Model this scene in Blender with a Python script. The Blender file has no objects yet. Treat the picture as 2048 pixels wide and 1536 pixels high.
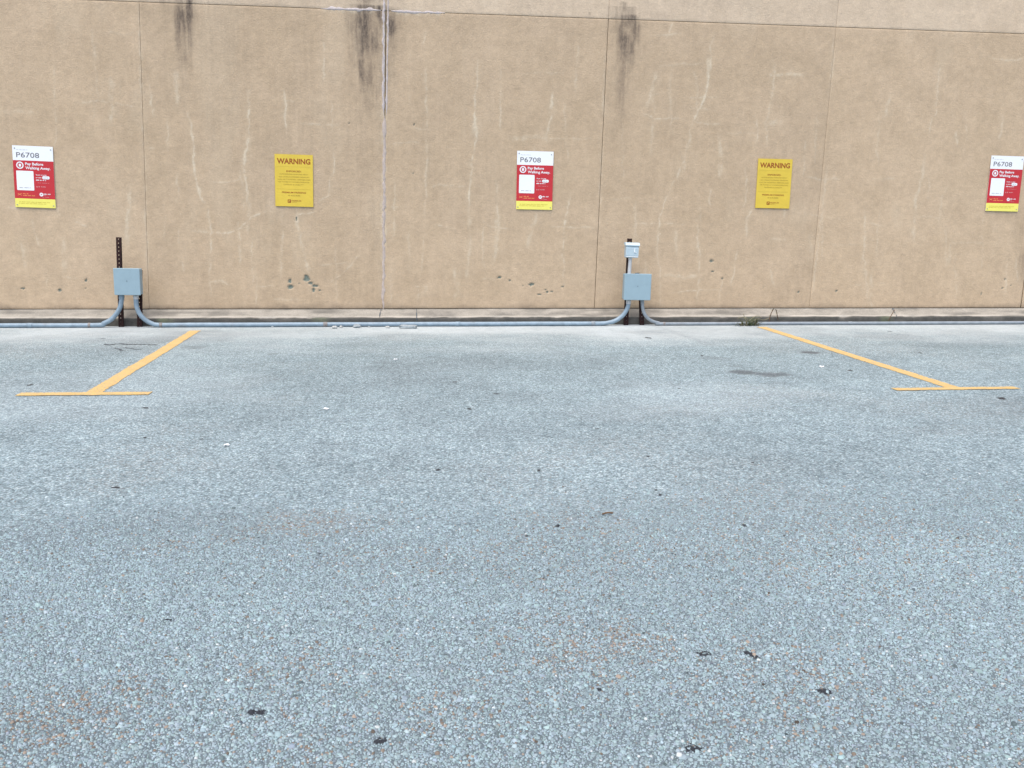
import bpy, math, random
import numpy as np
from mathutils import Vector, Matrix

random.seed(7)
rng = np.random.default_rng(11)
scene = bpy.context.scene
COL = scene.collection

# ------------------------------------------------------------------ camera
FPX, PITCH, ROLL, YAW, CAMD, CAMH = 1852.4, 0.1828, 0.0092, 0.1054, 11.8112, 1.3979
_cy, _sy, _cp, _sp = math.cos(YAW), math.sin(YAW), math.cos(PITCH), math.sin(PITCH)
FWD = np.array([_sy * _cp, _cy * _cp, -_sp])
_r0 = np.array([_cy, -_sy, 0.0])
_u0 = np.cross(_r0, FWD)
RIGHT = math.cos(ROLL) * _r0 + math.sin(ROLL) * _u0
UP = -math.sin(ROLL) * _r0 + math.cos(ROLL) * _u0
CAM = np.array([0.0, -CAMD, CAMH])
cd = bpy.data.cameras.new('camera')
cam = bpy.data.objects.new('camera', cd)
COL.objects.link(cam)
M = Matrix.Identity(4)
for i in range(3):
    M[i][0], M[i][1], M[i][2], M[i][3] = RIGHT[i], UP[i], -FWD[i], CAM[i]
cam.matrix_world = M
cd.sensor_width = 36.0
cd.lens = FPX / 2048.0 * 36.0
cd.clip_end = 500.0
cd.clip_start = 0.05
scene.camera = cam

# ------------------------------------------------------------------ sky, sun, exposure
SUN_AZ, SUN_EL = math.radians(205.0), math.radians(67.0)
world = bpy.data.worlds.new('World')
scene.world = world
world.use_nodes = True
wn = world.node_tree
wn.nodes.clear()
sky = wn.nodes.new('ShaderNodeTexSky')
sky.sky_type = 'NISHITA'
sky.sun_disc = False
sky.sun_elevation = SUN_EL
sky.sun_rotation = SUN_AZ
sky.air_density = 0.8
sky.dust_density = 2.0
sky.ozone_density = 1.0
bg = wn.nodes.new('ShaderNodeBackground')
bg.inputs['Strength'].default_value = 0.11
wo = wn.nodes.new('ShaderNodeOutputWorld')
wn.links.new(sky.outputs['Color'], bg.inputs['Color'])
wn.links.new(bg.outputs['Background'], wo.inputs['Surface'])
sl = bpy.data.lights.new('sun', 'SUN')
sl.energy = 1.5
sl.angle = math.radians(50.0)
sl.color = (1.0, 0.96, 0.91)
sun = bpy.data.objects.new('sun', sl)
COL.objects.link(sun)
_sd = Vector((math.cos(SUN_EL) * math.sin(SUN_AZ), math.cos(SUN_EL) * math.cos(SUN_AZ), math.sin(SUN_EL)))
sun.rotation_euler = _sd.to_track_quat('Z', 'Y').to_euler()
sun.location = _sd * 30
vs = scene.view_settings
vs.view_transform = 'Standard'
vs.look = 'None'
vs.exposure = 1.3
vs.gamma = 1.0
vs.use_curve_mapping = False
scene.cycles.use_denoising = True

# ------------------------------------------------------------------ measuring helpers (survey of the place)
def ray(px, py):
    return FWD + (px - 1024.0) / FPX * RIGHT + (768.0 - py) / FPX * UP

def at(px, py, Y=0.0):
    """point of the vertical plane y=Y"""
    d = ray(px, py); t = (Y - CAM[1]) / d[1]
    return CAM + t * d

def gnd(px, py, Z=0.0):
    """point of the level plane z=Z"""
    d = ray(px, py); t = (Z - CAM[2]) / d[2]
    return CAM + t * d

# ------------------------------------------------------------------ generic helpers
def tag(o, label=None, cat=None, group=None, kind=None):
    if label: o['label'] = label
    if cat: o['category'] = cat
    if group: o['group'] = group
    if kind: o['kind'] = kind
    return o

def empty(name, loc=(0, 0, 0), rot=(0, 0, 0)):
    o = bpy.data.objects.new(name, None)
    COL.objects.link(o)
    o.location = loc
    o.rotation_euler = rot
    o.empty_display_size = 0.05
    return o

def obj(name, mesh, mat=None, parent=None):
    o = bpy.data.objects.new(name, mesh)
    COL.objects.link(o)
    if mat is not None and len(mesh.materials) == 0:
        mesh.materials.append(mat)
    if parent is not None:
        o.parent = parent
    return o

def np_mesh(name, verts, faces, smooth=False, attrs=None):
    """verts (n,3); faces (m,3|4) or list of such arrays"""
    if not isinstance(faces, list):
        faces = [faces]
    me = bpy.data.meshes.new(name)
    verts = np.asarray(verts, dtype=np.float32)
    me.vertices.add(len(verts))
    me.vertices.foreach_set('co', verts.ravel())
    loops = np.concatenate([np.asarray(f, dtype=np.int32).ravel() for f in faces])
    tot = np.concatenate([np.full(len(f), np.asarray(f).shape[1], dtype=np.int32) for f in faces])
    start = np.concatenate([[0], np.cumsum(tot)[:-1]]).astype(np.int32)
    me.loops.add(len(loops))
    me.loops.foreach_set('vertex_index', loops)
    me.polygons.add(len(tot))
    me.polygons.foreach_set('loop_start', start)
    me.polygons.foreach_set('loop_total', tot)
    if smooth:
        me.polygons.foreach_set('use_smooth', np.ones(len(tot), dtype=bool))
    me.update(calc_edges=True)
    for k, v in (attrs or {}).items():
        a = me.color_attributes.new(k, 'FLOAT_COLOR', 'POINT')
        a.data.foreach_set('color', np.asarray(v, dtype=np.float32).ravel())
    me.validate()
    return me

class MB:
    """collects boxes, tubes, polygons into one mesh"""
    def __init__(s): s.v = []; s.f = []; s.sm = []
    def add(s, vs_, fs, smooth=False):
        b = len(s.v); s.v.extend([tuple(map(float, v)) for v in vs_])
        for f in fs: s.f.append([b + i for i in f]); s.sm.append(smooth)
    def box(s, x0, x1, y0, y1, z0, z1, bev=0.0):
        if bev <= 0:
            vs_ = [(x, y, z) for x in (x0, x1) for y in (y0, y1) for z in (z0, z1)]
            s.add(vs_, [(0, 1, 3, 2), (4, 6, 7, 5), (0, 4, 5, 1), (2, 3, 7, 6), (0, 2, 6, 4), (1, 5, 7, 3)])
            return
        # rounded outline in xz, bevelled front (y0 side) and back
        def ring(ins, y, r):
            pts = []
            for cx, cz, a0 in ((x1 - r, z1 - r, 0), (x0 + r, z1 - r, 90), (x0 + r, z0 + r, 180), (x1 - r, z0 + r, 270)):
                for k in range(4):
                    a = math.radians(a0 + 30 * k)
                    rr = max(r - ins, 1e-4)
                    pts.append((cx + rr * math.cos(a), y, cz + rr * math.sin(a)))
            return pts
        r = bev * 1.6
        rings = [ring(bev, y0, r), ring(bev * 0.3, y0 + bev * 0.3, r), ring(0, y0 + bev, r), ring(0, y1 - bev * 0.5, r), ring(bev * 0.5, y1, r)]
        n = len(rings[0]); vs_ = [p for R_ in rings for p in R_]; fs = []
        for i in range(len(rings) - 1):
            for j in range(n):
                fs.append((i * n + j, i * n + (j + 1) % n, (i + 1) * n + (j + 1) % n, (i + 1) * n + j))
        fs.append(tuple(reversed(range(n)))); fs.append(tuple((len(rings) - 1) * n + j for j in range(n)))
        s.add(vs_, [tuple(reversed(f)) for f in fs])
    def tube(s, pts, rad, n=14, cap=True, smooth=True):
        pts = [Vector(p) for p in pts]
        rads = rad if isinstance(rad, (list, tuple)) else [rad] * len(pts)
        vs_ = []; up = None
        for i, p in enumerate(pts):
            t = (pts[min(i + 1, len(pts) - 1)] - pts[max(i - 1, 0)]).normalized()
            if up is None:
                up = Vector((0, 1, 0)) if abs(t.y) < 0.9 else Vector((1, 0, 0))
            a = (up - t * up.dot(t)).normalized(); b = t.cross(a); up = a
            for k in range(n):
                w = 2 * math.pi * k / n
                vs_.append(p + (a * math.cos(w) + b * math.sin(w)) * rads[i])
        fs = [(i * n + k, i * n + (k + 1) % n, (i + 1) * n + (k + 1) % n, (i + 1) * n + k) for i in range(len(pts) - 1) for k in range(n)]
        s.add(vs_, fs, smooth)
        if cap:
            s.add(vs_[:n], [tuple(reversed(range(n)))]); s.add(vs_[-n:], [tuple(range(n))])
    def build(s, name, mat, parent=None):
        me = bpy.data.meshes.new(name)
        me.from_pydata(s.v, [], s.f)
        me.polygons.foreach_set('use_smooth', np.array(s.sm, dtype=bool))
        me.update()
        return obj(name, me, mat, parent)

_tab = rng.random((256, 256))
def vnoise(x, y):
    xi = np.floor(x).astype(int); yi = np.floor(y).astype(int)
    fx = x - xi; fy = y - yi
    fx = fx * fx * (3 - 2 * fx); fy = fy * fy * (3 - 2 * fy)
    a = _tab[xi & 255, yi & 255]; b = _tab[(xi + 1) & 255, yi & 255]
    c = _tab[xi & 255, (yi + 1) & 255]; d = _tab[(xi + 1) & 255, (yi + 1) & 255]
    return (a * (1 - fx) + b * fx) * (1 - fy) + (c * (1 - fx) + d * fx) * fy
def fbm(x, y, o=4):
    s = 0; a = 0.5; t = 0
    for k in range(o):
        s = s + a * vnoise(x * 2 ** k + 17.3 * k, y * 2 ** k + 41.7 * k); t += a; a *= 0.55
    return s / t
def sstep(a, b, x):
    t = np.clip((x - a) / (b - a), 0, 1)
    return t * t * (3 - 2 * t)

# ------------------------------------------------------------------ materials
class NT:
    def __init__(s, name, rough=0.8, spec=0.3):
        s.m = bpy.data.materials.new(name); s.m.use_nodes = True
        s.t = s.m.node_tree; s.t.nodes.clear()
        s.out = s.n('ShaderNodeOutputMaterial'); s.b = s.n('ShaderNodeBsdfPrincipled')
        s.t.links.new(s.b.outputs[0], s.out.inputs[0])
        s.b.inputs['Roughness'].default_value = rough
        s.b.inputs['Specular IOR Level'].default_value = spec
    def n(s, k): return s.t.nodes.new(k)
    def link(s, a, b): s.t.links.new(a, b)
    def put(s, i, v):
        if hasattr(v, 'is_linked'): s.link(v, i)
        elif isinstance(v, (tuple, list)) and len(v) == 3 and i.type == 'RGBA': i.default_value = (*v, 1)
        else: i.default_value = v
    def pos(s, scale=(1, 1, 1)):
        c = s.n('ShaderNodeTexCoord'); mp = s.n('ShaderNodeMapping')
        s.link(c.outputs['Object'], mp.inputs[0]); mp.inputs['Scale'].default_value = scale
        return mp.outputs[0]
    def noise(s, scale, detail=4, rough=0.55, vec=None, dist=0.0):
        q = s.n('ShaderNodeTexNoise'); q.inputs['Scale'].default_value = scale
        q.inputs['Detail'].default_value = detail; q.inputs['Roughness'].default_value = rough
        q.inputs['Distortion'].default_value = dist
        s.link(vec if vec is not None else s.pos(), q.inputs['Vector'])
        return q.outputs[0]
    def voro(s, scale, feature='F1', vec=None, rnd=1.0):
        q = s.n('ShaderNodeTexVoronoi'); q.feature = feature; q.inputs['Scale'].default_value = scale
        q.inputs['Randomness'].default_value = rnd
        s.link(vec if vec is not None else s.pos(), q.inputs['Vector'])
        return q
    def ramp(s, f, stops, interp='LINEAR'):
        q = s.n('ShaderNodeValToRGB'); e = q.color_ramp.elements; q.color_ramp.interpolation = interp
        while len(e) < len(stops): e.new(0.5)
        for k, (p, c) in enumerate(stops):
            e[k].position = p; e[k].color = (c, c, c, 1) if isinstance(c, (int, float)) else (*c, 1)
        s.link(f, q.inputs[0]); return q.outputs[0]
    def mix(s, f, a, b, mode='MIX'):
        q = s.n('ShaderNodeMix'); q.data_type = 'RGBA'; q.blend_type = mode
        s.put(q.inputs[0], f); s.put(q.inputs[6], a); s.put(q.inputs[7], b); return q.outputs[2]
    def math(s, op, a, b=0.0, clamp=False):
        q = s.n('ShaderNodeMath'); q.operation = op; q.use_clamp = clamp
        s.put(q.inputs[0], a); s.put(q.inputs[1], b); return q.outputs[0]
    def attr(s, name):
        q = s.n('ShaderNodeAttribute'); q.attribute_name = name; return q
    def sep(s, c):
        q = s.n('ShaderNodeSeparateColor'); s.link(c, q.inputs[0]); return q.outputs
    def col(s, c): s.put(s.b.inputs['Base Color'], c)
    def bump(s, h, strength=0.5, dist=0.01, prev=None):
        q = s.n('ShaderNodeBump'); q.inputs['Strength'].default_value = strength; q.inputs['Distance'].default_value = dist
        s.link(h, q.inputs['Height'])
        if prev is not None: s.link(prev, q.inputs['Normal'])
        s.link(q.outputs[0], s.b.inputs['Normal']); return q.outputs[0]

def stucco(name, base, lo, hi):
    t = NT(name, 0.9, 0.15)
    big = t.noise(0.7, 5, 0.6); mid = t.noise(13, 7, 0.72); fine = t.noise(60, 4, 0.8)
    streak = t.noise(3.0, 5, 0.6, t.pos((3.0, 1, 0.35)))
    c = t.mix(t.ramp(big, [(0.3, 0.0), (0.7, 1.0)]), lo, hi)
    c = t.mix(0.45, c, base)
    c = t.mix(t.ramp(streak, [(0.35, 0.0), (0.75, 0.30)]), c, hi)
    c = t.mix(1.0, c, t.ramp(mid, [(0.25, (0.86, 0.86, 0.87)), (0.75, (1.12, 1.12, 1.11))]), 'MULTIPLY')
    c = t.mix(1.0, c, t.ramp(fine, [(0.25, 0.88), (0.5, 1.0), (0.75, 1.12)]), 'MULTIPLY')
    oi = t.n('ShaderNodeObjectInfo')
    c = t.mix(1.0, c, t.ramp(oi.outputs['Random'], [(0.0, (0.965, 0.965, 0.965)), (1.0, (1.03, 1.03, 1.03))]), 'MULTIPLY')
    c = t.mix(1.0, c, t.ramp(t.noise(2.6, 6, 0.7), [(0.3, (0.90, 0.895, 0.89)), (0.7, (1.085, 1.085, 1.095))]), 'MULTIPLY')
    fl = t.ramp(t.noise(30, 3, 0.6), [(0.66, 0.0), (0.74, 0.5)])
    c = t.mix(fl, c, (0.60, 0.50, 0.35))
    pk = t.ramp(t.noise(38, 3, 0.6, t.pos((1, 1, 1.3))), [(0.24, 0.45), (0.32, 0.0)])
    c = t.mix(pk, c, (0.25, 0.18, 0.11))
    a = t.attr('stain'); R, G, B = t.sep(a.outputs['Color'])[:3]
    n1 = t.noise(35, 4, 0.7)
    pale = t.math('MULTIPLY', G, t.ramp(n1, [(0.25, 0.35), (0.65, 1.0)]))
    c = t.mix(pale, c, (0.66, 0.565, 0.415))
    dk = t.math('MULTIPLY', R, t.ramp(t.noise(45, 4, 0.7, t.pos((1, 1, 0.4))), [(0.25, 0.55), (0.6, 1.0)]), True)
    c = t.mix(dk, c, (0.085, 0.066, 0.056))
    sp = t.mix(t.noise(60, 4, 0.7), (0.095, 0.115, 0.090), (0.27, 0.30, 0.25))
    c = t.mix(B, c, sp)
    t.col(c)
    hh = t.math('ADD', t.math('MULTIPLY', t.noise(40, 5, 0.7), 1.0), t.math('MULTIPLY', t.noise(170, 2, 0.6), 0.35))
    t.bump(hh, 0.6, 0.009)
    return t.m

M_STUCCO = stucco('stucco_tan', (0.500, 0.374, 0.243), (0.458, 0.341, 0.219), (0.542, 0.411, 0.278))
M_STUCCO_UP = stucco('stucco_cream', (0.575, 0.450, 0.315), (0.555, 0.430, 0.297), (0.605, 0.480, 0.345))

def simple(name, color, rough=0.6, spec=0.4, var=0.12, scale=12, bump=0.0, bscale=80, metal=0.0):
    t = NT(name, rough, spec)
    n = t.noise(scale, 5, 0.6)
    lo = tuple(c * (1 - var) for c in color); hi = tuple(min(c * (1 + var), 0.95) for c in color)
    t.col(t.mix(t.ramp(n, [(0.3, 0.0), (0.7, 1.0)]), lo, hi))
    t.b.inputs['Metallic'].default_value = metal
    if bump: t.bump(t.noise(bscale, 4, 0.65), bump, 0.004)
    return t.m

M_JOINT = simple('joint_shadow_filler', (0.20, 0.15, 0.10), 0.95, 0.1, 0.3, 20)
M_CAULK = simple('caulk_pale', (0.49, 0.425, 0.395), 0.7, 0.3, 0.14, 25, 0.6, 60)
M_CAULK2 = simple('caulk_dirty', (0.46, 0.38, 0.325), 0.8, 0.3, 0.16, 18, 0.6, 60)
M_WHITE = simple('sign_white', (0.80, 0.81, 0.80), 0.35, 0.5, 0.02, 3)
M_RED = simple('sign_red', (0.50, 0.022, 0.028), 0.35, 0.5, 0.06, 4)
M_SYEL = simple('sign_yellow_band', (0.80, 0.72, 0.14), 0.35, 0.5, 0.03, 4)
M_WYEL = simple('warning_yellow', (0.66, 0.47, 0.05), 0.4, 0.5, 0.06, 5)
M_GREYTXT = simple('print_grey', (0.17, 0.16, 0.17), 0.5, 0.3, 0.02)
M_FAINT = simple('print_faint_grey', (0.50, 0.50, 0.51), 0.5, 0.3, 0.02)
M_PALE = simple('print_pale_pink', (0.62, 0.30, 0.30), 0.5, 0.3, 0.02)
M_ORANGE = simple('print_orange', (0.80, 0.30, 0.10), 0.5, 0.3, 0.02)
M_BROWN = simple('print_brown_red', (0.30, 0.082, 0.014), 0.5, 0.3, 0.02)
M_OLIVE = simple('print_olive', (0.36, 0.235, 0.03), 0.5, 0.3, 0.02)
M_RULE = simple('print_rule', (0.50, 0.36, 0.04), 0.5, 0.3, 0.02)
M_SCREW = simple('screw_zinc', (0.30, 0.30, 0.31), 0.45, 0.5, 0.1, 40, metal=0.6)
M_BOX = simple('box_enamel_blue_grey', (0.265, 0.365, 0.405), 0.45, 0.4, 0.05, 8)
M_BOXDARK = simple('box_gasket', (0.10, 0.12, 0.13), 0.7, 0.3, 0.1)
M_COVER = simple('outlet_plastic', (0.44, 0.535, 0.57), 0.4, 0.45, 0.05, 12)
M_COVERW = simple('outlet_emblem_white', (0.78, 0.80, 0.80), 0.4, 0.45, 0.02, 12)
M_PVCW = simple('pipe_white', (0.50, 0.50, 0.49), 0.5, 0.4, 0.1, 14)
M_TAR = simple('tar', (0.022, 0.024, 0.028), 0.55, 0.4, 0.4, 60, 0.6, 90)
M_CRACK = simple('crack_dirt', (0.10, 0.11, 0.115), 0.95, 0.1, 0.3, 50)
M_PAPER = simple('paper_white', (0.80, 0.80, 0.78), 0.8, 0.2, 0.03)
M_TWIG = simple('twig_brown', (0.14, 0.085, 0.05), 0.85, 0.2, 0.3, 60)
M_FRAG = simple('concrete_fragment', (0.31, 0.335, 0.335), 0.9, 0.2, 0.25, 30, 0.7, 70)
M_FRAGP = simple('pale_fragment', (0.44, 0.44, 0.41), 0.9, 0.2, 0.2, 30, 0.7, 70)
M_GREEN = simple('weed_green', (0.13, 0.15, 0.075), 0.8, 0.2, 0.35, 40)
M_DRY = simple('weed_dry', (0.25, 0.22, 0.135), 0.85, 0.2, 0.3, 40)

def pipe_mat(name, c, rustamt):
    t = NT(name, 0.42, 0.45)
    n = t.noise(3.0, 6, 0.7, t.pos((1, 4, 4)))
    base = t.mix(t.ramp(t.noise(14, 4, 0.6), [(0.3, 0.0), (0.7, 1.0)]), tuple(v * 0.82 for v in c), tuple(v * 1.15 for v in c))
    r = t.ramp(n, [(0.60, 0.0), (0.72, rustamt)])
    t.col(t.mix(r, base, (0.20, 0.17, 0.15)))
    t.bump(t.noise(90, 3, 0.6), 0.15, 0.002)
    return t.m
M_PIPE = pipe_mat('conduit_blue_grey', (0.215, 0.285, 0.335), 0.55)
M_PIPE2 = pipe_mat('conduit_grey', (0.235, 0.265, 0.285), 0.4)
M_COUP = simple('coupling_rusty', (0.22, 0.20, 0.185), 0.6, 0.4, 0.3, 40)

def rust_mat():
    t = NT('rusty_steel', 0.85, 0.25)
    n = t.noise(18, 6, 0.7)
    t.col(t.ramp(n, [(0.3, (0.012, 0.006, 0.006)), (0.55, (0.030, 0.013, 0.011)), (0.8, (0.085, 0.036, 0.022))]))
    t.bump(t.noise(120, 4, 0.7), 0.5, 0.003)
    return t.m
M_RUST = rust_mat()

def curb_mat():
    t = NT('weathered_concrete', 0.92, 0.15)
    a = t.attr('stain'); R, G, B = t.sep(a.outputs['Color'])[:3]
    n = t.noise(6, 6, 0.65, t.pos((0.6, 1, 1)))
    c = t.mix(t.ramp(n, [(0.3, 0.0), (0.7, 1.0)]), (0.235, 0.215, 0.180), (0.37, 0.335, 0.28))
    c = t.mix(1.0, c, t.ramp(t.noise(60, 4, 0.7), [(0.25, 0.78), (0.75, 1.18)]), 'MULTIPLY')
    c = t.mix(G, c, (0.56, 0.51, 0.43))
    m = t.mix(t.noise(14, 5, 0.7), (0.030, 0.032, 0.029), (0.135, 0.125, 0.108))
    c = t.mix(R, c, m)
    c = t.mix(B, c, (0.20, 0.22, 0.13))
    t.col(c)
    t.bump(t.noise(45, 6, 0.7), 0.7, 0.008)
    return t.m
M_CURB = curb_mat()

def ground_mat():
    t = NT('aged_asphalt', 0.88, 0.25)
    a = t.attr('stain'); R, G, B = t.sep(a.outputs['Color'])[:3]; near = a.outputs['Alpha']
    v = t.voro(82); v2 = t.voro(150)
    g = t.sep(v.outputs['Color'])
    cell = t.ramp(g[0], [(0.0, (0.175, 0.225, 0.235)), (0.35, (0.268, 0.338, 0.348)), (0.75, (0.342, 0.422, 0.432)), (1.0, (0.50, 0.57, 0.57))])
    edge = t.ramp(v.outputs['Distance'], [(0.30, 1.0), (0.62, 0.62)])
    c = t.mix(1.0, cell, edge, 'MULTIPLY')
    g2 = t.sep(v2.outputs['Color'])
    c = t.mix(1.0, c, t.ramp(g2[1], [(0.0, 0.80), (1.0, 1.18)]), 'MULTIPLY')
    # brownish stones in patches
    br = t.math('MULTIPLY', t.math('GREATER_THAN', g[1], 0.62), B, True)
    c = t.mix(t.math('MULTIPLY', br, 0.6), c, (0.27, 0.23, 0.19))
    # medium mottling
    c = t.mix(1.0, c, t.ramp(t.noise(5, 6, 0.7), [(0.28, 0.86), (0.72, 1.12)]), 'MULTIPLY')
    c = t.mix(1.0, c, t.ramp(t.noise(26, 4, 0.75), [(0.28, 0.80), (0.5, 1.0), (0.72, 1.2)]), 'MULTIPLY')
    # dusty cement-like film near the wall
    film = t.mix(t.noise(30, 5, 0.7), (0.385, 0.415, 0.415), (0.50, 0.53, 0.52))
    c = t.mix(t.math('MULTIPLY', G, t.ramp(t.noise(7, 5, 0.7), [(0.2, 0.55), (0.6, 1.0)])), c, film)
    c = t.mix(t.math('MULTIPLY', R, t.ramp(t.noise(40, 4, 0.7), [(0.2, 0.6), (0.6, 1.0)])), c, (0.085, 0.088, 0.090))
    fk = t.ramp(t.noise(11, 3, 0.6, t.pos((0.7, 1.2, 1))), [(0.69, 0.0), (0.77, 0.28)])
    c = t.mix(fk, c, (0.13, 0.145, 0.15))
    c = t.mix(1.0, c, t.ramp(t.noise(0.55, 6, 0.65), [(0.3, 0.83), (0.7, 1.13)]), 'MULTIPLY')
    # binder between the loose aggregate of the foreground
    c = t.mix(near, c, t.mix(t.noise(160, 3, 0.6), (0.085, 0.105, 0.112), (0.165, 0.198, 0.208)))
    t.col(c)
    h = t.math('ADD', t.math('MULTIPLY', v.outputs['Distance'], -1.0), t.math('MULTIPLY', t.noise(200, 3, 0.6), 0.5))
    t.bump(h, 0.55, 0.010)
    return t.m
M_GROUND = ground_mat()

def stone_mat():
    t = NT('aggregate_stone', 0.85, 0.25)
    a = t.attr('tint')
    c = t.mix(1.0, a.outputs['Color'], t.ramp(t.noise(260, 3, 0.6), [(0.25, 0.82), (0.75, 1.16)]), 'MULTIPLY')
    t.col(c)
    return t.m
M_STONE = stone_mat()

def paint_mat():
    t = NT('yellow_road_paint', 0.75, 0.3)
    n = t.noise(6, 5, 0.6)
    c = t.mix(t.ramp(n, [(0.3, 0.0), (0.7, 1.0)]), (0.57, 0.358, 0.112), (0.65, 0.43, 0.160))
    v = t.voro(82)
    wear = t.ramp(t.math('ADD', t.math('MULTIPLY', t.noise(55, 4, 0.75), 0.8), t.math('MULTIPLY', v.outputs['Distance'], 0.25)), [(0.50, 0.0), (0.62, 0.7)])
    c = t.mix(wear, c, (0.30, 0.27, 0.20))
    t.col(c)
    t.bump(t.math('MULTIPLY', v.outputs['Distance'], -1.0), 0.4, 0.008)
    return t.m
M_PAINT = paint_mat()

# ------------------------------------------------------------------ ground
def seg_dist(X, Z, p, q):
    d = np.array(q) - np.array(p); L = d @ d + 1e-9
    t = np.clip(((X - p[0]) * d[0] + (Z - p[1]) * d[1]) / L, 0, 1)
    return np.hypot(X - p[0] - t * d[0], Z - p[1] - t * d[1]), t

def axis(lo, hi, a, b, fine, far):
    mid = np.arange(a, b + 1e-6, fine)
    left = a - np.geomspace(fine * 4, a - lo, 14)[::-1]
    right = b + np.geomspace(fine * 4, hi - b, 14)
    return np.concatenate([left, mid, right])
gx = axis(-70, 75, -8.0, 10.5, 0.045, 0)
gy = np.concatenate([-11.3 - np.geomspace(0.2, 60, 14)[::-1], np.arange(-11.3, 0.06, 0.045), [0.3, 1.0]])
GX, GY = np.meshgrid(gx, gy)

def near_mask(X, Y):
    # share of the surface where the binder is worn and the aggregate stands proud
    return 1.0 - sstep(-8.5, -7.0, Y + 0.5 * (fbm(X * 0.9, Y * 0.9, 3) - 0.5))

SPOTS = [(513,1426,19,7),(762,1484,15,8),(1385,1497,19,9),(1408,1309,16,6),(1497,1307,10,6),(1514,1317,9,4),(1648,1384,17,7),
         (232,975,10,3),(876,940,7,2.5),(1077,941,6,2.5),(1321,990,5,3),(1312,980,6,1.5),(1115,1053,7,3),(1488,1051,7,3),(1054,1072,5,2.5),
         (2003,797,14,2.5),(60,770,7,2),(290,816,8,2),(290,875,6,1.6),(300,923,6,1.4),(403,878,5,1.6),(910,764,7,1.6),(992,788,8,1.6),(939,818,6,2),(1296,676,8,1.6),
         (1404,711,5,1.2),(1296,913,6,2),(1358,777,4,1.2),(1840,706,5,1.4),(1700,741,7,1.5),(1780,663,4,1.2),(1505,925,4,1.8),(337,1240,9,3),(1195,858,6,1.4),(640,1108,5,2),(1197,1380,6,3)]
spot_g = []
for (px, py, rx, ry) in SPOTS:
    c = gnd(px, py); e = gnd(px + rx, py); f = gnd(px, py - ry)
    spot_g.append((c[0], c[1], 0.88 * abs(e[0] - c[0]), 0.9 * max(abs(f[1] - c[1]), 0.012)))

def ground_attr(X, Y):
    oil = np.zeros_like(X)
    def ell(px, py, rx, ry, s, nz=0.5):
        c = gnd(px, py); e = gnd(px + rx, py); f0 = gnd(px, py - ry); f1 = gnd(px, py + ry)
        ax = abs(e[0] - c[0]); ay = abs(f0[1] - f1[1]) / 2
        d = np.hypot((X - c[0]) / ax, (Y - c[1]) / ay) + nz * (fbm(X * 9, Y * 9, 3) - 0.5) * 2
        return s * (1 - sstep(0.6 if nz < 0.8 else 0.15, 1.1 if nz < 0.8 else 1.35, d))
    for a in ((1490, 745, 36, 5, 0.85), (1545, 749, 44, 5, 0.78), (1470, 732, 16, 2.5, 0.35), (1620, 705, 19, 2.6, 0.95), (1560, 768, 40, 4, 0.22),
              (905, 732, 24, 4, 0.35), (385, 695, 28, 3.5, 0.35), (1425, 716, 40, 3.5, 0.28), (545, 708, 12, 2, 0.45), (760, 712, 40, 3, 0.15),
              (700, 690, 60, 4, 0.12), (1180, 735, 60, 5, 0.14), (1900, 690, 90, 6, 0.14), (130, 700, 80, 7, 0.16), (560, 830, 90, 12, 0.14)):
        oil = np.maximum(oil, ell(*a))
    # scuffs
    for p, q, w, s in (((1312, 652), (1420, 690), 0.10, 0.22), ((1210, 650), (1290, 700), 0.06, 0.12), ((1760, 650), (1900, 690), 0.06, 0.12), ((330, 655), (290, 668), 0.06, 0.16)):
        d, t = seg_dist(X, Y, gnd(*p)[:2], gnd(*q)[:2])
        oil = np.maximum(oil, s * (1 - sstep(0, w, d)) * (0.4 + 0.9 * fbm(X * 12, Y * 12, 3)))
    oil = np.maximum(oil, 0.30 * sstep(0.55, 0.80, fbm(X * 0.7 + 5, Y * 0.9, 5)))
    film = sstep(-2.6, -0.2, Y + 2.2 * (fbm(X * 0.8, Y * 1.6 + 9, 4) - 0.5)) * 0.9
    film = np.maximum(film, 0.16 * sstep(0.52, 0.72, fbm(X * 0.45 + 30, Y * 0.6 + 3, 4)) * sstep(-8.5, -5, Y))
    brown = 0.40 * sstep(0.48, 0.72, fbm(X * 0.75 + 60, Y * 0.9 + 20, 4))
    for a in ((1180, 1290, 170, 60, 1.0), (120, 1440, 210, 85, 1.0), (620, 1050, 150, 30, 0.9), (1130, 1040, 120, 25, 0.7), (900, 1420, 110, 60, 0.6), (600, 1350, 130, 60, 0.6),
              (350, 1090, 110, 20, 0.6), (1560, 1470, 150, 50, 0.6), (300, 860, 120, 14, 0.35), (1900, 860, 140, 16, 0.35), (1350, 930, 100, 18, 0.35)):
        brown = np.maximum(brown, ell(*a, nz=0.9))
    return oil, film, brown
o_, f_, b_ = ground_attr(GX, GY)
nm = near_mask(GX, GY)
GZ = 0.006 * (fbm(GX * 0.8, GY * 0.8, 4) - 0.5) * sstep(0.1, 1.5, -GY)
nxg, nyg = len(gx), len(gy)
ii = np.arange((nyg - 1) * (nxg - 1)); r_ = ii // (nxg - 1); c_ = ii % (nxg - 1); k_ = r_ * nxg + c_
gf = np.stack([k_, k_ + 1, k_ + nxg + 1, k_ + nxg], 1)
ground = obj('parking_lot_pavement', np_mesh('parking_lot_pavement', np.stack([GX, GY, GZ], -1).reshape(-1, 3), gf, True,
             {'stain': np.stack([o_, f_, b_, nm], -1).reshape(-1, 4)}), M_GROUND)
tag(ground, 'light grey weathered asphalt of the parking lot', kind='structure')

def gz(x, y):
    return float(0.006 * (fbm(np.array([x * 0.8]), np.array([y * 0.8]), 4)[0] - 0.5) * sstep(0.1, 1.5, -y))

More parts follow.
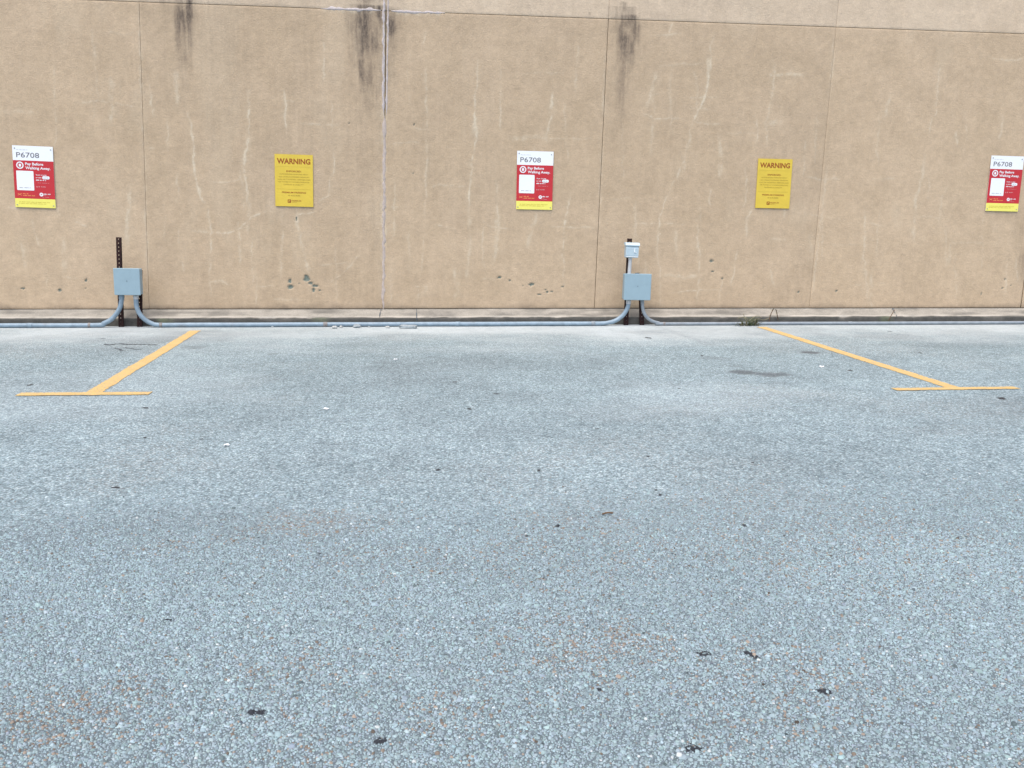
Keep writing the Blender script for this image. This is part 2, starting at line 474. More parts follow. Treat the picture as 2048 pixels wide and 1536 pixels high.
# exposed aggregate of the foreground: real stones, too many to count
def build_aggregate():
    sp = 0.0077
    xs = np.arange(-3.6, 4.4, sp); ys = np.arange(-10.1, -6.8, sp)
    X, Y = np.meshgrid(xs, ys)
    X = X + (np.arange(len(ys)) % 2)[:, None] * sp * 0.5
    X = (X + rng.uniform(-0.42, 0.42, X.shape) * sp).ravel(); Y = (Y + rng.uniform(-0.42, 0.42, Y.shape) * sp).ravel()
    # keep the trapezoid the lot shows here, with a margin to both sides
    dist = Y + CAMD
    keep = (np.abs(X - 0.11 * dist) < 0.66 * dist + 0.15)
    keep &= rng.random(len(X)) < (0.97 * near_mask(X, Y) + 0.02)
    X, Y = X[keep], Y[keep]; n = len(X)
    brown = ground_attr(X, Y)[2]
    R = sp * 0.57 * rng.lognormal(0.0, 0.30, n)
    H = R * rng.uniform(0.30, 0.70, n)
    ang0 = rng.uniform(0, 2 * np.pi, n); asp = rng.uniform(0.62, 1.0, n); orient = rng.uniform(0, np.pi, n)
    k = np.arange(6)
    A = ang0[:, None] + k[None] * np.pi / 3 + rng.uniform(-0.28, 0.28, (n, 6))
    rr = R[:, None] * rng.uniform(0.82, 1.12, (n, 6))
    lx = rr * np.cos(A); ly = rr * np.sin(A) * asp[:, None]
    co, so = np.cos(orient)[:, None], np.sin(orient)[:, None]
    wx, wy = lx * co - ly * so, lx * so + ly * co
    z0 = 0.006 * (fbm(X * 0.8, Y * 0.8, 4) - 0.5)
    tx = rng.uniform(-0.22, 0.22, n)[:, None]; ty = rng.uniform(-0.22, 0.22, n)[:, None]
    V = np.empty((n, 12, 3), dtype=np.float32)
    V[:, :6, 0] = X[:, None] + wx; V[:, :6, 1] = Y[:, None] + wy; V[:, :6, 2] = z0[:, None] - 0.002
    tr = rng.uniform(0.55, 0.78, n)[:, None]
    V[:, 6:, 0] = X[:, None] + wx * tr; V[:, 6:, 1] = Y[:, None] + wy * tr
    V[:, 6:, 2] = z0[:, None] + H[:, None] + wx * tr * tx + wy * tr * ty
    base = (np.arange(n) * 12)[:, None]
    quads = np.concatenate([base + np.array([[j, (j + 1) % 6, 6 + (j + 1) % 6, 6 + j]]) for j in range(6)], 0)
    tops = np.concatenate([base + np.array([[6, 7, 8, 9]]), base + np.array([[6, 9, 10, 11]])], 0)
    g = np.clip(rng.normal(0.308, 0.055, n), 0.12, 0.62)
    C = np.stack([g * 0.80, g * 1.0, g * 1.03], 1)
    C *= 1 + rng.normal(0, 0.025, (n, 3))
    u = rng.random(n)
    bs = u < (0.020 + 0.24 * brown)
    C[bs] = np.array([0.225, 0.180, 0.140]) * rng.uniform(0.55, 1.45, bs.sum())[:, None]
    ws = rng.random(n) < 0.006
    C[ws] = np.array([0.50, 0.52, 0.50]) * rng.uniform(0.85, 1.1, ws.sum())[:, None]
    ds = rng.random(n) < 0.03
    C[ds] *= 0.45
    for (sx, sy, ax, ay) in spot_g:
        d = np.hypot((X - sx) / ax, (Y - sy) / ay) + rng.uniform(-0.25, 0.25, n)
        C[(d < 1.0) & (rng.random(n) < 0.70)] = (0.03, 0.032, 0.037)
    patch = fbm(X * 1.1 + 3, Y * 1.3 + 8, 4)
    C *= (0.86 + 0.30 * patch)[:, None]
    C = np.clip(C, 0.015, 0.75)
    T = np.repeat(np.concatenate([C, np.ones((n, 1))], 1), 12, axis=0)
    me = np_mesh('exposed_aggregate', V.reshape(-1, 3), [quads, tops], False, {'tint': T})
    o = obj('exposed_aggregate', me, M_STONE)
    tag(o, 'grey and brown pebbles exposed in the worn asphalt of the foreground', 'gravel', kind='stuff')
build_aggregate()

# dark tar spots and a crack, pieces of the pavement
for (sx, sy, ax, ay) in spot_g:
    n = 18; vs_ = [(sx, sy, gz(sx, sy) + 0.0026)]
    ph = random.uniform(0, 6)
    for k in range(n):
        a = 2 * math.pi * k / n
        r = 1 + 0.28 * math.sin(2 * a + ph) + 0.18 * math.sin(5 * a + ph * 2) + random.uniform(-0.16, 0.16)
        vs_.append((sx + ax * 0.78 * r * math.cos(a), sy + ay * 0.78 * r * math.sin(a), gz(sx, sy) + 0.0012))
    m_ = MB(); m_.add(vs_, [(0, 1 + k, 1 + (k + 1) % n) for k in range(n)])
    m_.build('tar_spot', M_TAR, ground)

def crack(pts, w):
    P = [gnd(*p)[:2] for p in pts]; fine = []
    for a, b in zip(P[:-1], P[1:]):
        for t in np.linspace(0, 1, 8, endpoint=False):
            fine.append(a + (b - a) * t + rng.normal(0, 0.012, 2))
    fine.append(P[-1]); m_ = MB(); vs_ = []
    for i, p in enumerate(fine):
        d = fine[min(i + 1, len(fine) - 1)] - fine[max(i - 1, 0)]; d = d / (np.linalg.norm(d) + 1e-9); nn = np.array([-d[1], d[0]])
        ww = w * random.uniform(0.3, 1.2) * min(1, i / 3, (len(fine) - 1 - i) / 3 + 0.05)
        for s_ in (-1, 1):
            q = p + nn * ww * s_; vs_.append((q[0], q[1], gz(q[0], q[1]) + 0.003))
    m_.add(vs_, [(2 * i, 2 * i + 1, 2 * i + 3, 2 * i + 2) for i in range(len(fine) - 1)])
    m_.build('crack', M_CRACK, ground)
crack([(206, 688), (218, 690), (240, 687.5), (262, 689.5), (290, 689), (318, 691)], 0.020)
crack([(225, 695), (238, 699), (252, 703)], 0.014)
crack([(238, 694), (262, 697), (285, 700)], 0.010)
crack([(200, 677), (212, 678)], 0.012)

# ------------------------------------------------------------------ wall stains (survey of cracks, drips and spalls)
PALE = [
 ([(640,19),(700,21),(762,22)],7,.5),([(782,24),(830,25),(892,27)],6,.5),([(768,60),(769,160),(768,300),(767,420),(766,560)],7,.42),([(770,10),(770,90)],6,.4),
 ([(107,120),(110,200),(112,260),(109,300)],2.2,.35),([(185,60),(190,120),(196,200)],3,.25),([(150,205),(195,202),(235,207),(276,216)],2.2,.4),
 ([(64,440),(72,475),(80,492)],2.2,.4),([(92,540),(97,572)],2,.4),([(125,552),(146,558),(162,556)],1.6,.4),([(150,442),(172,454)],1.8,.45),
 ([(375,225),(382,255),(387,296),(389,353),(398,386),(406,402),(418,419),(419,435),(422,465),(422,500),(418,550),(424,590)],2.6,.6),
 ([(396,374),(399,388)],4.5,.55),
 ([(497,180),(497,216),(499,277),(489,315),(489,345),(493,370),(495,424)],2.8,.65),([(489,312),(489,350)],4.5,.4),
 ([(419,365),(455,365),(482,357)],2.2,.45),([(378,461),(422,465),(455,466),(482,457),(488,449),(507,432),(531,423),(564,421)],2.6,.6),
 ([(477,445),(480,498),(480,531)],2,.45),([(589,430),(630,424)],2,.4),([(564,425),(566,470),(564,487),(562,555)],2.4,.35),
 ([(668,298),(667,337),(660,364),(657,391),(633,405)],2.2,.5),([(568,180),(570,203),(571,249),(575,271)],2.4,.6),([(570,203),(597,202)],1.6,.5),
 ([(512,547),(514,610)],2,.45),([(510,572),(545,572)],1.5,.4),([(419,566),(440,562),(460,570)],2,.4),([(359,457),(359,495)],1.8,.35),([(362,523),(367,542)],2.4,.45),
 ([(723,503),(690,542),(660,566)],1.8,.4),([(648,82),(649,120),(647,165)],2.4,.45),([(664,200),(664,270)],1.8,.4),([(292,298),(310,296)],2,.35),
 ([(592,416),(594,446),(600,468),(605,500),(613,528),(618,544)],5,.42),([(640,530),(700,526)],1.6,.3),([(545,598),(600,600)],3,.25),
 ([(852,120),(852,200),(854,268),(852,364),(850,438)],2.6,.4),([(824,256),(862,259)],2.4,.4),([(856,60),(846,90)],2,.35),
 ([(956,120),(951,200),(948,230),(952,266),(951,282),(945,323),(941,353),(938,391),(938,424)],2.8,.7),([(949,240),(951,275)],5,.5),([(938,424),(939,470),(936,528),(934,569)],5,.25),
 ([(1107,185),(1105,200),(1102,233),(1097,260),(1094,282)],3,.6),([(1098,255),(1094,285)],6,.4),([(1061,276),(1190,278)],1.6,.35),
 ([(993,353),(995,438),(999,468)],2.4,.4),([(788,413),(790,451)],2,.4),([(780,413),(818,412)],1.6,.35),([(818,454),(818,544)],4,.22),([(870,450),(908,458)],1.8,.4),
 ([(966,440),(982,454),(1023,458)],1.8,.4),([(1080,424),(1064,454),(1056,495)],6,.32),([(1141,386),(1130,435),(1126,473),(1127,569)],2.6,.5),
 ([(1102,454),(1150,455),(1190,454)],1.6,.45),([(829,573),(862,573)],1.8,.4),([(960,557),(993,558)],1.4,.4),([(830,600),(850,585),(860,570)],8,.2),
 ([(1345,46),(1333,76)],1.6,.55),([(1313,144),(1304,180),(1294,212)],4.2,.55),([(1429,67),(1421,102),(1418,156),(1406,205),(1384,246),(1379,277),(1368,320),(1354,353),(1340,380)],3,.62),
 ([(1418,110),(1416,165)],4.5,.4),([(1340,380),(1327,411),(1318,446),(1313,495),(1320,536),(1321,610)],2.4,.5),([(1372,300),(1368,340)],9,.28),
 ([(1287,227),(1309,237),(1367,238)],1.8,.55),([(1551,127),(1543,195),(1533,244),(1533,293)],2.6,.5),([(1513,227),(1515,288)],2,.5),
 ([(1395,438),(1395,490),(1400,509),(1398,550),(1394,605)],2.6,.5),([(1351,457),(1354,512)],4,.3),([(1275,448),(1330,447),(1373,449)],1.6,.4),
 ([(1502,416),(1493,446),(1491,476)],3.5,.4),([(1474,498),(1469,534),(1461,569)],2.2,.4),([(1420,375),(1420,413)],2.6,.4),([(1346,586),(1395,580),(1444,580)],1.5,.45),
 ([(1540,539),(1548,572)],3.5,.35),([(1444,560),(1440,600)],2,.3),([(1590,425),(1690,440)],1.5,.25),([(1545,180),(1550,150)],2,.3),
 ([(1883,111),(1875,166),(1872,225),(1861,250),(1859,273)],2.6,.6),([(1781,195),(1771,213),(1777,238)],5,.42),([(2006,230),(2000,281)],4,.35),([(1912,265),(1916,290)],4,.4),
 ([(1850,311),(1840,371),(1831,397),(1829,450),(1827,493)],5,.36),([(1896,371),(1881,397),(1878,450)],5,.26),([(1728,416),(1730,468),(1728,515),(1737,612)],3.5,.36),
 ([(1900,472),(1898,532)],4,.22),([(1745,358),(1790,357)],2.2,.3),([(1660,490),(1740,488)],1.4,.25),([(1700,570),(1780,566)],1.4,.25),
 ([(278,10),(281,140),(289,320),(297,600)],2.6,.35),([(1210,100),(1204,300),(1196,480)],3,.3),([(1668,70),(1664,150),(1658,200)],3,.4),
 ([(40,340),(40,420)],3,.2),([(2015,520),(2010,600)],3,.3),([(1655,330),(1640,450),(1625,590)],2.4,.35)]
SPALL = [(613,557,6.5,7.5),(580,563,3.6,5),(581,574,6,4),(620,567,5,3),(630,572,7.5,3),(627,580,4,4.5),(639,581,2,2),(599,568,4,1),
 (1063,569,5.5,3.6),(999,555,4.5,2.2),(1020,561,2.2,1.8),(1094,584,3.6,2.4),(1104,583,3,1.6),(1079,589,4.4,1.8),(1125,573,2.6,1.4),(1091,579,1.4,1.2),(1046,571,2.2,1),
 (1424,522,4.6,2.6),(1445,557,2.4,1.8),(1425,543,3.2,1),(1528,573,1.4,1.3),(1597,585,2,3),(1673,582,3,1.6),(2010,559,2.2,1.8),(2005,576,2,1.2),(2022,570,1.8,1),(1963,588,1.4,2.6),
 (46,577,4.5,1.8),(120,581,5,2.6),(172,561,2.4,2.8),(171,576,1.6,1.2),(698,247,1.3,1.3),(828,249,1.4,1.4),(826,347,1.8,1.3),(593,438,1.4,4)]
DARK = []   # (px, y0, y1, half width, strength)
for a in ((362,-10,60,4,.85),(372,-10,90,7,.72),(380,-10,48,4,.75),(354,-10,40,3,.55),(372,60,190,11,.26),(345,20,110,14,.14),(374,120,200,5,.22),(418,8,32,1.8,.62),(330,4,16,14,.3),
          (724,20,150,6,.62),(722,60,260,7,.34),(745,20,95,15,.74),(742,60,200,16,.38),(732,20,130,4,.6),(758,20,130,6,.52),(742,150,290,22,.16),(785,25,105,8,.46),(783,60,210,8,.26),(796,30,95,8,.24),(778,20,60,4,.5),(690,25,60,6,.2),
          (738,18,150,28,.50),(736,18,330,24,.30),(722,18,300,5,.42),(748,18,240,5,.40),(762,18,260,4,.36),(786,22,150,14,.36),(782,22,280,5,.30),(372,0,110,16,.40),(368,0,230,4,.36),(380,0,180,4,.34),(356,0,150,4,.28),(1255,38,150,22,.40),(1244,38,300,6,.34),(1266,38,200,4,.34),
          (742,-20,18,24,.72),(790,-20,18,12,.68),(730,0,20,8,.4),
          (1246,40,110,5,.62),(1241,60,170,7,.42),(1272,40,88,4,.58),(1258,40,120,13,.42),(1246,110,260,11,.26),(1262,80,170,16,.22),(1238,140,340,13,.12),
          (1248,14,42,6,.5),(1240,22,42,16,.4),(1275,22,42,18,.26),(1310,30,42,20,.16),(1180,32,40,3,.35),
          (2042,440,600,14,.16),(2046,500,600,9,.2)):
    DARK.append(a)

_rp = random.Random(42)
for _k in range(85):        # further faint hairlines: mostly plumb, some level
    _x, _y = _rp.uniform(0, 2048), _rp.uniform(60, 560); _pts = [(_x, _y)]
    _lv = _rp.random() < 0.3; _n = _rp.randint(3, 6)
    for _j in range(_n):
        if _lv: _x += _rp.uniform(9, 20); _y += _rp.uniform(-3.5, 3.5)
        else: _x += _rp.uniform(-3.5, 3.5) - 0.02 * (_x - 660) / 100; _y += _rp.uniform(12, 32)
        _pts.append((_x, min(_y, 612)))
    PALE.append((_pts, _rp.uniform(1.4, 2.6) if _rp.random() < 0.75 else _rp.uniform(4, 8), _rp.uniform(0.2, 0.42)))
W_PALE = [([at(*p)[[0, 2]] for p in pts], w * 0.0064, s) for pts, w, s in PALE]
W_SPALL = [(at(x, y)[0], at(x, y)[2], rx * 0.0062, ry * 0.0062) for x, y, rx, ry in SPALL]
def _dk(a):
    p0, p1 = at(a[0], a[1]), at(a[0], a[2])
    return (p0[0], p0[2], p1[0], p1[2], a[3] * 0.0075, a[4])
W_DARK = [_dk(a) for a in DARK]

def wall_attr(X, Z):
    """dark, pale, spall fields and relief (m, + is into the wall) at wall coordinates"""
    sh = X.shape
    pale = np.zeros(sh); dark = np.zeros(sh); sp = np.zeros(sh)
    wob = (fbm(X * 14, Z * 14, 3) - 0.5) * 0.05
    wob2 = (fbm(X * 14 + 90, Z * 14 + 50, 3) - 0.5) * 0.03
    grain = fbm(X * 28, Z * 11, 3)
    grain2 = fbm(X * 16 + 33, Z * 6 + 21, 4)
    Xw, Zw = X + wob, Z + wob2
    for pts, w, s in W_PALE:
        P = np.array(pts); lo = P.min(0) - w * 4 - 0.06; hi = P.max(0) + w * 4 + 0.06
        m = (X > lo[0]) & (X < hi[0]) & (Z > lo[1]) & (Z < hi[1])
        if not m.any(): continue
        best = np.full(m.sum(), 9.0); tt = np.zeros(m.sum()); nseg = len(pts) - 1
        for i in range(nseg):
            d, t = seg_dist(Xw[m], Zw[m], P[i], P[i + 1])
            up = d < best; best = np.where(up, d, best); tt = np.where(up, (i + t) / nseg, tt)
        env = sstep(0, 0.15, tt) * sstep(0, 0.15, 1 - tt) * 0.7 + 0.3
        brk = np.clip(2.4 * grain[m] - 0.55, 0.15, 1.15)
        core = s * 1.15 * (1 - sstep(w * 0.2, w * 1.0, best)) + s * 0.36 * (1 - sstep(w * 0.5, w * 4.0, best)) * np.clip(1.8 * grain2[m] - 0.3, 0, 1)
        pale[m] = np.maximum(pale[m], core * env * brk)
    st = np.clip(2.6 * (fbm(X * 42, Z * 2.6, 3) - 0.30), 0.0, 1.2)
    blot = np.clip(2.2 * (fbm(X * 9 + 7, Z * 5, 4) - 0.22), 0.1, 1.15)
    for x0, z0, x1, z1, hw, s in W_DARK:
        m = (Z < z0 + 0.05) & (Z > z1 - 0.1) & (np.abs(X - (x0 + x1) / 2) < hw * 3 + 0.1)
        if not m.any(): continue
        t = np.clip((z0 - Z[m]) / (z0 - z1), 0, 1)
        xc = x0 + (x1 - x0) * t + wob[m] * 0.4
        v = 1.2 * s * (1 - sstep(0.2, 1.0, t + 0.15 * (grain[m] - 0.5))) * (1 - sstep(hw * 0.2, hw * 1.9, np.abs(X[m] - xc))) * (0.38 + 0.66 * st[m]) * np.clip(blot[m], 0.3, 1.15)
        dark[m] = 1 - (1 - dark[m]) * (1 - np.clip(v, 0, 0.95))
    nzs = fbm(X * 40, Z * 40, 3) - 0.5
    for cx, cz, rx, rz in W_SPALL:
        m = (np.abs(X - cx) < rx * 2 + 0.02) & (np.abs(Z - cz) < rz * 2 + 0.02)
        if not m.any(): continue
        d = np.hypot((X[m] - cx) / rx, (Z[m] - cz) / rz) + 0.9 * nzs[m]
        sp[m] = np.maximum(sp[m], 1 - sstep(0.75, 1.05, d))
    base_z = 0.185
    foot = (1 - sstep(0.0, 0.07, Z - base_z - 0.10 * (fbm(X * 3, Z * 0 + 2, 4) - 0.45))) * 0.42
    dark = np.maximum(dark, foot * (0.3 + fbm(X * 8, Z * 8 + 4, 3)))
    faint = 0.10 * sstep(0.5, 0.75, fbm(X * 1.2 + 12, Z * 0.5, 4)) * np.clip(st, 0, 1)
    dark = np.maximum(dark, faint)
    pale = np.maximum(pale, 0.12 * sstep(0.60, 0.76, fbm(X * 2.2 + 40, Z * 0.8 + 7, 5)))
    rel = 0.0035 * (fbm(X * 5, Z * 5, 4) - 0.5) + 0.0022 * (fbm(X * 22, Z * 22, 3) - 0.5) + sp * 0.012 - pale * 0.0012
    return dark, pale, sp, rel

# ------------------------------------------------------------------ wall
wall = empty('stucco_wall', (0, 0, 0))
tag(wall, 'tall tan stucco wall of jointed panels with mildew drips along the back of the lot', 'wall')

def panel(bl, br, tr_, tl, step, mat):
    """corner points (x,z); dense raised front face, returned sides"""
    bl, br, tr_, tl = map(np.array, (bl, br, tr_, tl))
    w = max(br[0] - bl[0], 0.1); h = max(tl[1] - bl[1], 0.1)
    nu, nv = max(int(w / step), 2) + 1, max(int(h / step), 2) + 1
    U, Vv = np.meshgrid(np.linspace(0, 1, nu), np.linspace(0, 1, nv))
    X = (bl[0] * (1 - U) + br[0] * U) * (1 - Vv) + (tl[0] * (1 - U) + tr_[0] * U) * Vv
    Z = (bl[1] * (1 - U) + br[1] * U) * (1 - Vv) + (tl[1] * (1 - U) + tr_[1] * U) * Vv
    dk, pl, sp, rel = wall_attr(X, Z)
    edge = np.minimum(np.minimum(U, 1 - U) * w, np.minimum(Vv, 1 - Vv) * h)
    rel = rel + 0.003 * (1 - sstep(0, 0.014, edge))
    P = np.stack([X, rel, Z], -1).reshape(-1, 3)
    A = np.stack([dk, pl, sp, np.ones_like(dk)], -1).reshape(-1, 4)
    idx = np.arange(nu * nv).reshape(nv, nu)
    F = np.stack([idx[:-1, :-1], idx[:-1, 1:], idx[1:, 1:], idx[1:, :-1]], -1).reshape(-1, 4)
    rim = np.concatenate([idx[0, :], idx[1:, -1], idx[-1, -2::-1], idx[-2:0:-1, 0]])
    n0 = len(P); k = len(rim)
    P2 = P[rim].copy(); P3 = P[rim].copy(); P3[:, 1] = 0.045
    P = np.concatenate([P, P2, P3]); A = np.concatenate([A, A[rim], A[rim]])
    a = n0 + np.arange(k); b = n0 + np.roll(np.arange(k), -1)
    S = np.stack([a, a + k, b + k, b], -1)
    me = np_mesh('panel', P, [F, S], True, {'stain': A})
    return obj('panel', me, mat, wall)

# joints: (x at z=.2, x at z=3.75)
JX = [(-9.0, -8.93), (-6.10, -6.02), (-3.262, -3.162), (-0.402, -0.309), (2.3145, 2.3995), (5.2125, 5.3175), (8.21, 8.31), (10.95, 11.05), (13.8, 13.9)]
def jx(k, z): return JX[k][0] + (JX[k][1] - JX[k][0]) * (z - 0.2) / 3.55
def hj(x): return 3.766 - 0.0045 * (x + 1.0)      # height of the horizontal joint
def bz(x): return 0.165                            # panels start behind the curb
G = 0.0065
gaps = {2: 0.0019, 3: 0.0055, 4: 0.0034, 5: 0.0014}
for k in range(len(JX) - 1):
    vis = 1 <= k <= 5
    step = 0.0125 if vis else 0.08
    gl, gr = gaps.get(k, G), gaps.get(k + 1, G)
    z0 = 0.193; xl0, xr0 = jx(k, z0) + gl, jx(k + 1, z0) - gr
    zl, zr = hj(jx(k, 3.75)) - 0.0032, hj(jx(k + 1, 3.75)) - 0.0032
    panel((xl0, z0), (xr0, z0), (jx(k + 1, zr) - gr, zr), (jx(k, zl) + gl, zl), step, M_STUCCO)
    zl, zr = zl + 0.0064, zr + 0.0064
    ug = 0.0014
    panel((jx(k, zl) + ug, zl), (jx(k + 1, zr) - ug, zr), (jx(k + 1, 4.6) - ug, 4.6), (jx(k, 4.6) + ug, 4.6), 0.0125 if vis else 0.08, M_STUCCO_UP)
    panel((jx(k, 4.615) + ug, 4.615), (jx(k + 1, 4.615) - ug, 4.615), (jx(k + 1, 6.2) - ug, 6.2), (jx(k, 6.2) + ug, 6.2), 0.08, M_STUCCO_UP)
m_ = MB(); m_.box(-9.0, 13.9, 0.022, 0.30, -0.3, 6.18); m_.build('backing', M_JOINT, wall)
m_ = MB(); m_.box(-9.05, 13.95, -0.03, 0.34, 6.205, 6.30); m_.build('coping', M_STUCCO_UP, wall)

# pale sealant smeared over the third joint and a stretch of the horizontal joint
def bead(pts, w, y=-0.0018, seed=0, name='sealant_bead', mat=None):
    """ragged flattened bead following wall points (x,z)"""
    r2 = np.random.default_rng(seed); pts = [np.array(p, float) for p in pts]
    fine = []; ws = []
    for a, b in zip(pts[:-1], pts[1:]):
        n = max(int(np.linalg.norm(b - a) / 0.012), 2)
        for t in np.linspace(0, 1, n, endpoint=False): fine.append(a + (b - a) * t)
    fine.append(pts[-1]); n = len(fine); s = np.arange(n) * 0.012
    tap = sstep(0, 0.12, s) * sstep(0, 0.12, s[-1] - s) * 0.8 + 0.2
    e1 = w * tap * np.clip(2.6 * fbm(s * 16, s * 0 + seed * 3.1, 4) - 0.35, 0.12, 2.2); e2 = w * tap * np.clip(2.6 * fbm(s * 16 + 50, s * 0 + seed * 1.7, 4) - 0.35, 0.12, 2.2)
    vs_ = []
    for i in range(n):
        d = fine[min(i + 1, n - 1)] - fine[max(i - 1, 0)]; d = d / np.linalg.norm(d); nn = np.array([-d[1], d[0]])
        for off, yy in ((-e1[i], 0.004), (-e1[i] * 0.85, y * 0.7), (0, y), (e2[i] * 0.85, y * 0.7), (e2[i], 0.004)):
            q = fine[i] + nn * off; vs_.append((q[0], yy, q[1]))
    b = MB(); b.add(vs_, [(5 * i + j, 5 * i + j + 1, 5 * i + j + 6, 5 * i + j + 5) for i in range(n - 1) for j in range(4)], True)
    b.build(name, mat or M_CAULK, wall)
def J3(z, dx=0.0): return (jx(3, z) + dx, z)
bead([J3(4.3, -0.026), J3(3.79, -0.026), J3(3.2, -0.024), J3(2.55, -0.018)], 0.014, seed=1)
bead([J3(4.3, 0.024), J3(3.79, 0.024), J3(3.2, 0.020), J3(2.55, 0.016)], 0.011, seed=2)
bead([J3(2.55, -0.006), J3(2.1, -0.004), J3(1.5, 0.0), J3(0.9, 0.003), J3(0.17, 0.004)], 0.019, seed=3, mat=M_CAULK2)
hx = lambda px: at(px, 20)[0]
bead([(hx(642), hj(hx(642))), (hx(700), hj(hx(700)) + 0.004), (hx(762), hj(hx(762)) + 0.003)], 0.020, seed=4)
bead([(hx(782), hj(hx(782))), (hx(830), hj(hx(830)) - 0.003), (hx(890), hj(hx(890)))], 0.019, seed=5)

# ------------------------------------------------------------------ curb ledge at the wall foot
def build_curb():
    prof = [(-0.200, -0.05), (-0.200, 0.015), (-0.200, 0.04), (-0.201, 0.065), (-0.200, 0.082), (-0.196, 0.092), (-0.188, 0.099), (-0.172, 0.106),
            (-0.145, 0.117), (-0.11, 0.133), (-0.07, 0.151), (-0.03, 0.169), (0.0, 0.182), (0.03, 0.190)]
    xs = np.concatenate([np.linspace(-12, -5.2, 40), np.arange(-5.15, 8.6, 0.018), np.linspace(8.65, 16, 40)])
    P = np.array(prof); n = len(xs); k = len(prof)
    X = np.repeat(xs[:, None], k, 1); Y = np.repeat(P[None, :, 0], n, 0); Z = np.repeat(P[None, :, 1], n, 0)
    L = np.concatenate([[0], np.cumsum(np.hypot(*np.diff(P, axis=0).T))])
    S = np.repeat(L[None], n, 0)
    rough = (fbm(X * 9, S * 18, 4) - 0.5)
    chip = sstep(0.62, 0.80, fbm(X * 2.3 + 9, S * 0 + 1, 4)) * np.exp(-((S - 0.15) / 0.02) ** 2)
    Y = Y + rough * 0.010 + chip * 0.016 - 0.006 * (fbm(X * 0.9, S * 0, 3) - 0.5)
    Z = Z + rough * 0.006 - chip * 0.014 + 0.008 * (fbm(X * 0.9 + 30, S * 0 + 3, 3) - 0.5) * (S > 0.1)
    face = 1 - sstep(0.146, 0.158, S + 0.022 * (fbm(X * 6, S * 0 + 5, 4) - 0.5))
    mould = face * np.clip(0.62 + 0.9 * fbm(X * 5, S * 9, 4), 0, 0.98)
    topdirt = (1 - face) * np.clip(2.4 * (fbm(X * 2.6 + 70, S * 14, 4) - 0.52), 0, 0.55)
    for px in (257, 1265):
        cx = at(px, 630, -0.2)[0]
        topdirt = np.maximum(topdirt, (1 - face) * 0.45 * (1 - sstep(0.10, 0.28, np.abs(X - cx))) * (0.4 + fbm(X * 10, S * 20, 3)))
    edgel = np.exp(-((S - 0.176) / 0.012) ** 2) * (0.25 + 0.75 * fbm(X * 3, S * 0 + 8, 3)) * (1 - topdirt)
    green = np.zeros_like(X)
    for px in (1772, 1500, 640, 330):
        cx = at(px, 637, -0.2)[0]
        green = np.maximum(green, face * 0.5 * (1 - sstep(0.03, 0.14, np.abs(X - cx))) * fbm(X * 20, S * 20, 3) * 1.4)
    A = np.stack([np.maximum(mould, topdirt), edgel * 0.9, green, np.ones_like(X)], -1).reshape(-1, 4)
    V = np.stack([X, Y, Z], -1).reshape(-1, 3)
    idx = np.arange(n * k).reshape(n, k)
    F = np.stack([idx[:-1, :-1], idx[1:, :-1], idx[1:, 1:], idx[:-1, 1:]], -1).reshape(-1, 4)
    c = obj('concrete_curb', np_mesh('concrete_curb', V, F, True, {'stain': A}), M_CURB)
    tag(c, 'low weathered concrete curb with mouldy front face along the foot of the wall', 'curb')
    return c
curb = build_curb()
# hairline breaks across the curb
for px, lean in ((833, 0.0), (1787, 0.05), (760, 0.02)):
    cx = at(px, 628, -0.1)[0]; m_ = MB(); vs_ = []
    for i, (yy, zz) in enumerate(((-0.01, 0.179), (-0.06, 0.157), (-0.11, 0.135), (-0.16, 0.114), (-0.19, 0.100), (-0.205, 0.08), (-0.205, 0.03))):
        for s_ in (-1, 1):
            vs_.append((cx + s_ * random.uniform(0.003, 0.007) - lean * (i / 6 - 0.5) + random.uniform(-.006, .006), yy - 0.007, zz + 0.008))
    m_.add(vs_, [(2 * i, 2 * i + 1, 2 * i + 3, 2 * i + 2) for i in range(6)]); m_.build('crack', M_CRACK, curb)

# ------------------------------------------------------------------ painted stall markings
def strip(P0, P1, w, nseg, jit, name, parent, z, skew0=0.0, skew1=0.0):
    P0, P1 = np.array(P0[:2]), np.array(P1[:2]); d = (P1 - P0) / np.linalg.norm(P1 - P0); nn = np.array([-d[1], d[0]])
    L = np.linalg.norm(P1 - P0); s = np.linspace(0, 1, nseg)
    e = [(fbm(s * L * 9 + 13 * q, s * 0 + q, 3) - 0.5) * jit + (fbm(s * L * 55 + 3 * q, s * 0 + q, 2) - 0.5) * 0.016 for q in (1.3, 7.9)]
    vs_ = []
    for i, t in enumerate(s):
        for q, sg in ((0, -1), (1, 1)):
            sk = skew0 * (1 - t) + skew1 * t
            p = P0 + d * (L * t + sk * sg * w / 2) + nn * sg * (w / 2 + e[q][i])
            vs_.append((p[0], p[1], gz(p[0], p[1]) + z))
    b = MB(); b.add(vs_, [(2 * i, 2 * i + 1, 2 * i + 3, 2 * i + 2) for i in range(nseg - 1)][::1])
    o = b.build(name, M_PAINT, parent)
    return o
for side in (0, 1):
    if side == 0:
        a, b, c, e = gnd(391, 661.5), gnd(186, 786), gnd(36, 789.5), gnd(301, 787.5)
        lab = 'yellow painted T-shaped stall line on the asphalt below the left junction box'
    else:
        a, b, c, e = gnd(1522, 654), gnd(1910, 777), gnd(1788, 779.5), gnd(2034, 776.5)
        lab = 'yellow painted T-shaped stall line on the asphalt starting beside the weeds'
    t = empty('stall_marking', (0, 0, 0)); tag(t, lab, 'road marking', 'stall lines on the lot')
    strip(a, b, 0.122, 420, 0.020, 'stripe', t, 0.0030)
    strip(c, e, 0.118 if side == 0 else 0.104, 230, 0.018, 'end_bar', t, 0.0052)

